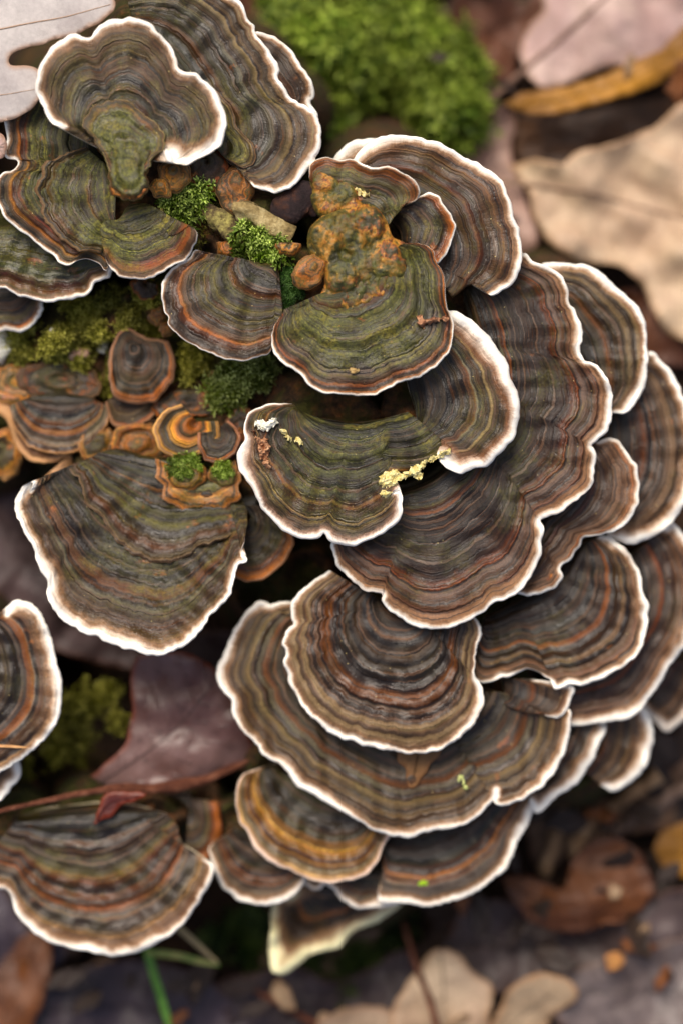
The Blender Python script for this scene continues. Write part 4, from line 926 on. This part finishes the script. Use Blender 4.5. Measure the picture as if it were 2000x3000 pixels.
def leaf(label, outline, ribs, z, cols, seed, tilt=(0, 0), warp=1.5, curl=0.0, rib_r=.35, group=None, rough=.55, spots=.4, zfun=None, cat='leaf', rib_col=None, nribs=3, name='fallen_leaf', nrow=12, veins=True):
    z = low(z)
    O = np.array(outline + [outline[0]], float)
    ns = int(min(220, max(60, np.hypot(*np.diff(O, axis=0).T).sum() / 9)))
    R = catmull(O, ns)
    r = Wob(seed, .08); dn = np.gradient(R, axis=0); nr = np.stack([dn[:, 1], -dn[:, 0]], 1); nr /= np.linalg.norm(nr, axis=1)[:, None] + 1e-9
    R = R + nr * (2.2 * Wob(seed + 1, .09)(np.arange(ns) * 9.0))[:, None]; R[-1] = R[0]
    from mathutils.geometry import delaunay_2d_cdt
    cx, cy = R.mean(0)
    sp = max(11.0, math.sqrt((np.ptp(R[:, 0]) * np.ptp(R[:, 1])) / 1500.0))
    ax_, ay_ = np.meshgrid(np.arange(R[:, 0].min(), R[:, 0].max(), sp), np.arange(R[:, 1].min(), R[:, 1].max(), sp), indexing='ij')
    jj = np.random.default_rng(seed)
    I = np.stack([ax_.ravel(), ay_.ravel()], 1); I = I + jj.uniform(-.25, .25, I.shape) * sp
    I = I[in_poly(I[:, 0], I[:, 1], [tuple(q) for q in R[:-1]])]
    def edge_d(q): return np.array([np.hypot(*(R - v).T).min() for v in q])
    I = I[edge_d(I) > sp * .45]
    P2 = np.concatenate([R[:-1], I]); nb = ns - 1
    vv_, ee_, ff_, ov, oe, of = delaunay_2d_cdt([tuple(q) for q in P2], [(k, (k + 1) % nb) for k in range(nb)], [list(range(nb))], 1, 1e-4)
    XY = np.array([(v[0], v[1]) for v in vv_])
    A, par = near_on(ribs, XY)
    spine = np.hypot(*(XY - A).T); dE = edge_d(XY) * K
    def surf(q):
        zz = z + tilt[0] * (q[:, 0] - cx) * K + tilt[1] * (q[:, 1] - cy) * K
        zz = zz + warp * Wob(seed + 2, .012)(q[:, 0], q[:, 1]) + .45 * warp * Wob(seed + 3, .03)(q[:, 0], q[:, 1]) + .12 * warp * Wob(seed + 4, .08)(q[:, 0], q[:, 1])
        return zz
    Z = surf(XY) + curl * (spine / 200.0) ** 2
    if zfun is not None: Z = Z + zfun(XY[:, 0], XY[:, 1])
    X, Y = w2(XY[:, 0], XY[:, 1], z)
    top = np.stack([X, Y, Z], 1); bot = top.copy(); bot[:, 2] -= .3
    m = len(top)
    f1 = []
    for q in ff_:
        a, b, c = XY[q[0]], XY[q[1]], XY[q[2]]
        crs = (b[0] - a[0]) * (c[1] - a[1]) - (b[1] - a[1]) * (c[0] - a[0])
        f1.append(list(q) if crs < 0 else list(q)[::-1])      # picture y runs down
    f2 = [[k + m for k in q[::-1]] for q in f1]
    cnt = {}
    for q in f1:
        for k in range(3): cnt[(q[k], q[(k + 1) % 3])] = 1
    side = [[b, a, a + m, b + m] for (a, b) in cnt if (b, a) not in cnt]
    v = (par - 0.55 * spine) / 62.0
    vv = np.abs((v + .5) % 1 - .5) if veins else np.ones(m)
    x0, y0 = w2(cx, cy, z); loc = (float(x0), float(y0), float(Z.min()))
    root = empty(name, loc)
    mat = leaf_mat('leaf_' + str(seed), cols[0], cols[1], cols[2], seed, rough, spots)
    bl = mesh_obj('blade', np.concatenate([top, bot]), f1 + side + f2, mat, root, {'edge': np.r_[dE, dE], 'vein': np.r_[vv, vv]}, loc=loc)
    rm = plain('rib_' + str(seed), rib_col or tuple(c * .62 for c in cols[1]), rib_col or tuple(c * .8 for c in cols[1]), 600)
    for i, line in enumerate(ribs[:nribs]):
        q = catmull(np.array(line, float), 22)
        zz = surf(q) + .05
        if zfun is not None: zz = zz + zfun(q[:, 0], q[:, 1])
        xx, yy = w2(q[:, 0], q[:, 1], z)
        V, F = tube(np.stack([xx, yy, zz], 1), np.linspace(rib_r, rib_r * .35, 22) * (1 if i == 0 else .6), 7)
        rb = mesh_obj('midrib' if i == 0 else 'side_rib', V, F, rm, None, loc=loc)
        rb.parent = bl; rb.location = (0, 0, 0)
    tag(root, label, cat, group)
    return root
TANL = ((176, 148, 122), (196, 172, 142), (150, 110, 70)); PINK = ((168, 140, 134), (190, 166, 154), (150, 112, 84))
GREY = ((158, 150, 147), (182, 175, 170), (150, 108, 70)); PURP = ((74, 56, 54), (112, 94, 98), (120, 60, 34)); DARKP = ((40, 30, 30), (66, 52, 54), (70, 40, 26))
RUST = ((74, 38, 12), (104, 58, 20), (60, 30, 14)); OCH = ((128, 86, 22), (176, 122, 28), (110, 70, 20)); LAV = ((82, 70, 67), (112, 100, 97), (90, 60, 42)); BRN = ((78, 52, 36), (104, 74, 52), (70, 42, 26))
leaf('pale grey oak leaf resting on the wide mottled green bracket', [(-100, -60), (150, -70), (300, -40), (336, -2), (341, 20), (326, 42), (277, 78), (232, 96), (179, 112), (103, 132), (40, 152), (24, 170), (30, 187), (54, 190), (103, 196), (125, 225), (128, 260), (116, 295), (76, 330), (27, 350), (-30, 352), (-100, 300)],
     [[(-100, 105), (60, 72), (214, 45), (325, 15)], [(-80, 285), (20, 275), (112, 262)]], 3.4, GREY, 11, warp=.6, rib_r=.25, rough=.6, tilt=(.02, -.01), rib_col=(166, 140, 118), veins=False, spots=.12, nribs=2)
leaf('scrap of pinkish leaf just below the grey oak leaf', [(-60, 385), (0, 390), (18, 412), (20, 440), (8, 462), (-60, 470)], [[(-60, 425), (12, 430)]], 1.6, PINK, 12, warp=.3)
leaf('pinkish tan oak leaf with brown stalk lying behind the ochre leaf', [(1545, 235), (1522, 150), (1545, 80), (1590, 20), (1620, -100), (2100, -100), (2100, 140), (1900, 190), (1760, 205), (1650, 250), (1580, 262)],
     [[(1395, 330), (1480, 255), (1600, 150), (1760, 10), (1850, -80)]], -74, PINK, 13, spots=.15, warp=3, rib_r=1.1, rib_col=(112, 86, 72))
leaf('curled yellow ochre leaf edge lying across the pinkish leaf', [(1470, 300), (1560, 262), (1700, 240), (1830, 190), (1930, 145), (2010, 70), (2080, 40), (2080, 170), (2000, 205), (1880, 262), (1750, 305), (1620, 330), (1530, 325)],
     [[(1490, 305), (1650, 285), (1830, 235), (2000, 140), (2080, 100)]], -66, OCH, 14, warp=2, curl=-6, rib_r=.5)
leaf('big tan oak leaf with grey midrib beside the broad grey fan', [(1490, 480), (1560, 470), (1640, 485), (1700, 445), (1800, 425), (1900, 380), (2080, 320), (2100, 1010), (2010, 995), (1930, 940), (1885, 830), (1800, 775), (1700, 765), (1620, 725), (1560, 640), (1545, 560)],
     [[(1470, 530), (1600, 548), (1760, 575), (1920, 615), (2080, 660)]], -70, TANL, 15, spots=.15, warp=4.2, rib_r=.8, tilt=(.06, 0), rib_col=(136, 112, 92))
leaf('crumpled pinkish leaf scrap touching the top of the broad grey fan', [(1270, 440), (1330, 395), (1420, 370), (1460, 300), (1510, 340), (1500, 440), (1530, 560), (1570, 720), (1500, 740), (1440, 600), (1350, 490)], [[(1300, 440), (1440, 440), (1520, 660)]], -78, ((150, 118, 104), (176, 146, 132), (120, 80, 60)), 16, warp=4)
leaf('dark brown leaf in the shadowed gap between tan leaf and pinkish leaf', [(1480, 340), (1700, 330), (1960, 280), (2060, 330), (1900, 420), (1700, 480), (1540, 500)], [[(1500, 420), (1960, 330)]], -85, ((40, 24, 14), (92, 58, 26), (50, 28, 14)), 17, warp=1.5)
leaf('purple grey leaf with curled red edge beside the very wide wavy bracket', [(225, 2335), (260, 2280), (320, 2230), (362, 2180), (388, 2080), (380, 2000), (400, 1930), (460, 1905), (560, 1915), (640, 1965), (690, 2060), (742, 2180), (730, 2235), (690, 2250), (600, 2285), (520, 2305), (420, 2310), (320, 2325)],
     [[(240, 2322), (380, 2240), (520, 2130), (640, 1980)]], -47, ((84, 54, 48), (116, 90, 86), (120, 56, 30)), 18, warp=2.2, rough=.34, tilt=(0, .02))
leaf('dark maroon leaf under the big orange banded fan', [(-60, 1420), (60, 1410), (160, 1560), (230, 1780), (340, 1870), (430, 1890), (380, 1960), (150, 1900), (-60, 1820)], [[(-40, 1480), (120, 1700), (360, 1920)]], -60, ((52, 38, 36), (84, 66, 66), (80, 46, 30)), 19, warp=3)
leaf('dull brown leaf under the purple grey leaf', [(400, 1880), (600, 1850), (740, 1860), (760, 1980), (700, 2080), (560, 1990), (420, 1960)], [[(420, 1920), (720, 1960)]], -62, DARKP, 20, warp=3)
leaf('wide dark purple leaf below the low white rimmed bracket', [(1300, 2760), (1370, 2650), (1500, 2640), (1600, 2720), (1800, 2650), (2080, 2600), (2100, 2900), (1850, 2910), (1700, 2870), (1560, 2890), (1420, 2910), (1320, 2840)], [[(1310, 2760), (1560, 2790), (1800, 2770), (2090, 2740)]], -72, ((58, 44, 40), (88, 74, 72), (80, 46, 28)), 21, warp=3, rough=.45)
leaf('orange brown leaf with upturned lobes on the wide dark purple leaf', [(1465, 2570), (1560, 2572), (1640, 2600), (1680, 2510), (1750, 2455), (1830, 2465), (1890, 2530), (1910, 2630), (1800, 2700), (1650, 2730), (1540, 2690)], [[(1480, 2590), (1660, 2650), (1880, 2580)]], -64, RUST, 22, warp=3)
leaf('lavender grey wet leaf carrying a small orange crumb', [(1560, 2870), (1700, 2830), (1850, 2790), (2100, 2760), (2100, 3100), (1780, 3100), (1640, 3000)], [[(1580, 2900), (1850, 2910), (2100, 2920)]], -68, LAV, 23, warp=2.5, rough=.4)
leaf('beige lobed oak leaf tip beside the thin red stalk', [(1225, 2840), (1270, 2785), (1340, 2795), (1385, 2850), (1440, 2885), (1435, 2960), (1400, 3100), (1170, 3100), (1140, 2980), (1180, 2890)], [[(1290, 2800), (1300, 2950), (1290, 3100)]], -66, TANL, 24, warp=2)
leaf('beige leaf fragment between the oak leaf tip and the lavender leaf', [(1440, 3000), (1500, 2890), (1580, 2850), (1660, 2870), (1690, 2920), (1620, 2990), (1560, 3100), (1440, 3100)], [[(1460, 3050), (1640, 2890)]], -63, ((150, 126, 98), (178, 156, 128), (150, 104, 60)), 25, warp=2)
leaf('ochre leaf scrap touching the orange brown leaf', [(1910, 2480), (1960, 2420), (2080, 2410), (2080, 2570), (1960, 2560)], [[(1920, 2500), (2080, 2490)]], -72, OCH, 26, warp=1.5)
leaf('small orange leaf crumb on the lavender grey leaf', [(1770, 2800), (1800, 2785), (1825, 2810), (1815, 2840), (1780, 2840)], [[(1780, 2815), (1815, 2815)]], -61, ((196, 132, 66), (206, 150, 84), (160, 100, 50)), 27, warp=.5)
leaf('rust coloured leaf below the large grey centred fan', [(-60, 2900), (20, 2800), (85, 2730), (140, 2738), (155, 2820), (130, 2930), (60, 3060), (-60, 3080)], [[(110, 2750), (60, 2880), (-20, 3040)]], -66, RUST, 28, warp=2)
leaf('blackish purple leaf under the grass blades', [(120, 2880), (300, 2820), (500, 2830), (650, 2890), (720, 3100), (100, 3100)], [[(140, 2960), (400, 2960), (680, 3040)]], -74, ((44, 36, 40), (70, 58, 64), (60, 38, 30)), 29, warp=3, rough=.45)
leaf('dark plum leaf below the folded pale bracket', [(640, 2870), (850, 2830), (1000, 2880), (1180, 2790), (1220, 2900), (1080, 3020), (720, 3040)], [[(660, 2930), (900, 2940), (1200, 2860)]], -76, ((42, 32, 34), (66, 54, 56), (70, 40, 28)), 30, warp=3)
leaf('dark purple leaf tucked beneath the large grey centred fan', [(-80, 2600), (10, 2600), (90, 2720), (200, 2780), (120, 2860), (-80, 2820)], [[(-60, 2680), (140, 2800)]], -72, ((44, 36, 42), (72, 62, 72), (60, 38, 30)), 31, warp=2)
leaf('beige leaf scrap beside the dark plum leaf', [(940, 2980), (1020, 2950), (1150, 2960), (1180, 3060), (1100, 3100), (900, 3100)], [[(950, 3020), (1160, 3020)]], -68, ((140, 116, 92), (168, 144, 120), (120, 84, 54)), 32, warp=2)
leaf('olive brown leaf beside the moss cushion under the brown stalk', [(1220, 60), (1340, -20), (1500, -60), (1560, 60), (1500, 200), (1400, 310), (1330, 240), (1280, 140)], [[(1240, 40), (1380, 160), (1480, 240)]], -84, ((52, 36, 20), (92, 66, 36), (50, 32, 18)), 33, warp=2.5)
leaf('brown litter leaf behind the narrow crescent bracket', [(1540, 2420), (1650, 2330), (1800, 2330), (1960, 2250), (2080, 2200), (2080, 2380), (1900, 2430), (1700, 2480), (1580, 2560)], [[(1560, 2460), (1800, 2390), (2060, 2290)]], -80, ((88, 64, 46), (122, 94, 70), (70, 42, 26)), 34, warp=3)

# unremarkable litter under and around: copies of three oak leaf shapes
def oak_proto(seed, cols):
    r = random.Random(seed); L, W = 560, 170
    pts = []
    for sgn in (1, -1):
        seq = []
        for i in range(22):
            u = i / 21
            wd = W * math.sin(math.pi * (u ** .8)) ** .7 * (1 + .33 * math.sin(u * 22 + (0 if sgn > 0 else .8))) + 4
            seq.append((1000 - L / 2 + u * L, 1500 + sgn * wd))
        pts += seq if sgn > 0 else seq[::-1]
    return leaf('proto', pts, [[(1000 - L / 2 - 60, 1500), (1000, 1500 + r.uniform(-12, 12)), (1000 + L / 2, 1500)]], 0, cols, seed, warp=2.5, curl=r.uniform(-4, 4), rib_r=.7)
LIT = [('dark wet brown oak leaf of the lower litter', ((38, 27, 20), (66, 46, 32), (50, 30, 18))), ('dull tan oak leaf of the lower litter', ((96, 76, 58), (124, 100, 78), (80, 54, 34))), ('reddish brown oak leaf of the lower litter', ((70, 38, 22), (98, 56, 32), (60, 30, 18)))]
protos = [oak_proto(60 + i, c) for i, (l, c) in enumerate(LIT)]
rr = random.Random(5)
first = [True] * 3
spots = []
for _ in range(4000):
    px, py = rr.uniform(-1500, 3500), rr.uniform(-1200, 4200)
    if 100 < px < 1650 and 100 < py < 2450: continue
    if any((px - a) ** 2 + (py - b) ** 2 < 235 ** 2 for a, b in spots): continue
    spots.append((px, py))
    if len(spots) >= 110: break
for (px, py) in spots:
    k = rr.choices([0, 1, 2], [5, 2, 3])[0]
    X, Y = w2(px, py, GROUND)
    z = float(ground_z(X, Y)) + rr.uniform(1.5, 5.0)
    src = protos[k]
    if first[k]: root = src; first[k] = False
    else:
        root = copy_tree(src)
    root.location = (float(X) * MM, float(Y) * MM, z * MM)
    root.rotation_euler = (rr.uniform(-.1, .1), rr.uniform(-.1, .1), rr.uniform(0, 6.28))
    tag(root, LIT[k][0], 'leaf', 'oak leaves of the lower litter')

FR = [('beige crumb of broken leaf scattered on the litter', ((150, 122, 92), (178, 150, 116), (120, 84, 52))), ('rusty crumb of broken leaf scattered on the litter', ((96, 52, 20), (132, 78, 32), (80, 44, 20))), ('dark crumb of broken leaf scattered on the litter', ((34, 25, 20), (58, 42, 32), (44, 28, 18)))]
fp = []
for k, (l, c) in enumerate(FR):
    pts = disc(1000, 1500, 62, 36, 20 * k, n=11, irr=.32, seed=90 + k)[:-1]
    fp.append(leaf(l, pts, [[(950, 1500), (1050, 1500)]], 0, c, 90 + k, warp=1.6, rib_r=.25))
fd = [False] * 3
zones = [(1250, 2000, 2350, 3000, 34), (0, 1250, 2800, 3000, 16), (1250, 2000, 0, 760, 6), (0, 700, 1850, 2330, 14)]
for x0, x1, y0, y1, cnt in zones:
    for _ in range(cnt):
        px, py = rr.uniform(x0, x1), rr.uniform(y0, y1); k = rr.choices([0, 1, 2], [2, 2, 5])[0]
        zz = rr.uniform(-92, -86); X, Y = w2(px, py, zz)
        if not fd[k]: root = fp[k]; fd[k] = True
        else:
            root = copy_tree(fp[k])
        root.location = (float(X) * MM, float(Y) * MM, zz * MM); root.rotation_euler = (rr.uniform(-.5, .5), rr.uniform(-.5, .5), rr.uniform(0, 6.28))
        q = rr.uniform(.4, 1.25); root.scale = (q, q * rr.uniform(.6, 1), q)
        tag(root, FR[k][0], 'leaf crumb', 'leaf crumbs on the litter')

# ------------------------------------------------------------------ stalks, twigs, grass
M_TWIG = bark_mat('twig', (96, 74, 54), (140, 110, 80), (176, 148, 116))
M_RED = bark_mat('redstalk', (70, 36, 24), (98, 56, 38), (134, 88, 66))
stick('curled_leaf_rim', [(-30, 2385), (60, 2362), (160, 2342), (250, 2322), (340, 2312), (430, 2314), (520, 2300), (600, 2285), (680, 2252), (735, 2225)], [-31, -31, -32, -33, -36, -40, -42, -44, -45, -46], [.6, .6, .7, .8, 1.1, 1.7, 1.7, 1.3, 1.0, .5], M_RED, 'red brown stalk and rolled rim along the purple grey leaf', 'stalk', 71, 40)
leaf('deep red leaf tip hanging under the rolled rim', [(275, 2415), (300, 2340), (330, 2320), (430, 2325), (400, 2345), (360, 2360), (320, 2395)], [[(285, 2405), (320, 2355), (410, 2332)]], -33.6, ((62, 9, 5), (84, 13, 7), (120, 46, 14)), 35, warp=.4, rough=.4, veins=False)
stick('twig', [(1590, 2560), (1630, 2440), (1650, 2330)], [-74, -72, -70], [1.8, 2.0, 1.6], M_TWIG, 'upright tan twig stub under the narrow crescent bracket', 'twig', 72)
stick('twig', [(1700, 2560), (1690, 2480), (1730, 2400)], [-74, -72, -70], [2.2, 2.2, 1.6], M_TWIG, 'thick tan twig stub beside the upright one', 'twig', 73)
stick('twig', [(1770, 2390), (1850, 2330), (1930, 2270)], [-70, -68, -68], [1.6, 2.2, 2.2], M_TWIG, 'pale slanting twig by the far blurred bracket', 'twig', 74)
stick('twig', [(1800, 2440), (1900, 2370), (2040, 2290)], [-74, -72, -70], [1.6, 1.6, 1.8], bark_mat('twig2', (80, 64, 54), (112, 92, 80), (140, 118, 104)), 'grey slanting twig over the brown litter leaf', 'twig', 75)
stick('leaf_stalk', [(1180, 2700), (1215, 2820), (1260, 2940), (1290, 3060)], [-70, -64, -61, -61], [.7, .8, .9, 1.0], M_RED, 'thin red leaf stalk crossing the beige oak leaf tip', 'stalk', 76)
stick('leaf_stalk', [(700, 2880), (800, 2930), (940, 3010)], [-72, -70, -68], [.7, .8, .8], M_RED, 'thin red stalk over the dark plum leaf', 'stalk', 77)
def blade(label, pts, zs, wid, c1, c2, seed):
    P = px_path(pts, [z - 12 for z in zs], 26); T = np.gradient(P, axis=0); sd = np.stack([-T[:, 1], T[:, 0], 0 * T[:, 0]], 1); sd /= np.linalg.norm(sd, axis=1)[:, None]
    w_ = wid * np.interp(np.linspace(0, 1, 26), [0, .2, .7, 1], [.7, 1, .9, .35])
    prof = [(-1, .0), (-.5, -.25), (0, -.5), (.5, -.25), (1, 0), (.5, -.45), (0, -.75), (-.5, -.45)]
    V = np.concatenate([(P + sd * (a * w_)[:, None] + np.array([0, 0, 1.0]) * (b * w_)[:, None])[:, None] for a, b in prof], 1).reshape(-1, 3)
    F = grid_faces(26, 8, True); F.append(list(range(8))); F.append(list(range(25 * 8 + 7, 25 * 8 - 1, -1)))
    o = mesh_obj('grass_blade', V, F, plain('blade_' + str(seed), c1, c2, 200, .45, .2), loc=tuple(P[0]))
    tag(o, label, 'grass blade', 'grass blades under the grey centred fan')
blade('bright green grass blade standing out from under the large grey centred fan', [(420, 2740), (450, 2850), (475, 2930), (510, 3060)], [-62, -62, -64, -68], 1.15, (70, 116, 40), (104, 150, 62), 81)
blade('bent green grass blade turning tan at its tip', [(430, 2790), (520, 2800), (600, 2820), (645, 2828)], [-61, -60, -60, -60], 1.0, (84, 118, 44), (150, 150, 84), 82)
blade('dry tan grass blade crossing the bent green one', [(490, 2690), (560, 2750), (640, 2822)], [-58, -58, -58.5], .9, (128, 112, 78), (160, 144, 104), 83)

blade('tan straw lying across the upright striped half fan', [(-40, 2184), (20, 2186), (84, 2190)], [-5.5, -5.8, -6.2], .35, (176, 124, 72), (206, 156, 100), 84)
# tiny finds
def find(name, pts, z, mat, label, cat, seed):
    r = random.Random(seed); parts = []
    for x, y, rr_ in pts:
        X, Y = w2(x, y, z); parts.append(lump((float(X), float(Y), z), rr_ * K, r.randint(0, 9999), .8))
    V, F = merge(parts); o = mesh_obj(name, V, F, mat, loc=tuple(V[0])); tag(o, label, cat)
find('white_bud', [(303, 1000, 14), (307, 1012, 13), (300, 1022, 9)], float(stump_z(305, 1010)) + 2.6, M_WHITE, 'tiny white fungus button in the yellow green moss', 'mushroom', 1)
find('white_bud', [(153, 970, 10), (160, 976, 8)], float(stump_z(155, 972)) + 2.4, M_WHITE, 'minute white speck of fungus near the little brown bracket', 'mushroom', 2)
find('white_bud', [(-4, 1032, 26), (8, 1020, 18)], float(stump_z(0, 1030)) + 2.6, M_WHITE, 'largest white fungus lump beside the yellow green moss', 'mushroom', 3)
find('bark_crumb', [(215, 1040, 14), (235, 1036, 12), (252, 1034, 10), (225, 1030, 10)], float(stump_z(230, 1036)) + 2.4, plain('crumb', (150, 110, 90), (200, 170, 140), 600), 'pinkish bark crumb in the yellow green moss', 'crumb', 4)
find('moss_sprig', [(1352, 2278, 8), (1344, 2281, 7), (1356, 2287, 6), (1358, 2297, 6), (1361, 2307, 8)], -26.3, plain('sprig', (170, 180, 100), (206, 210, 140), 600), 'curly pale green sprig lying on the very wide wavy bracket', 'moss', 5)
find('leaf_fleck', [(1236, 2588, 7), (1246, 2588, 6)], -42.3, plain('fleck', (130, 170, 20), (160, 200, 40), 600), 'bright green fleck on the low white rimmed bracket', 'leaf', 6)
leaf('thin translucent brown leaf scrap stuck to the very wide wavy bracket', [(1160, 2180), (1300, 2170), (1270, 2230), (1220, 2300), (1195, 2310), (1190, 2260), (1165, 2230)], [[(1230, 2180), (1205, 2300)]], -26.2, ((104, 72, 34), (128, 90, 48), (120, 80, 44)), 36, warp=.4, veins=False)
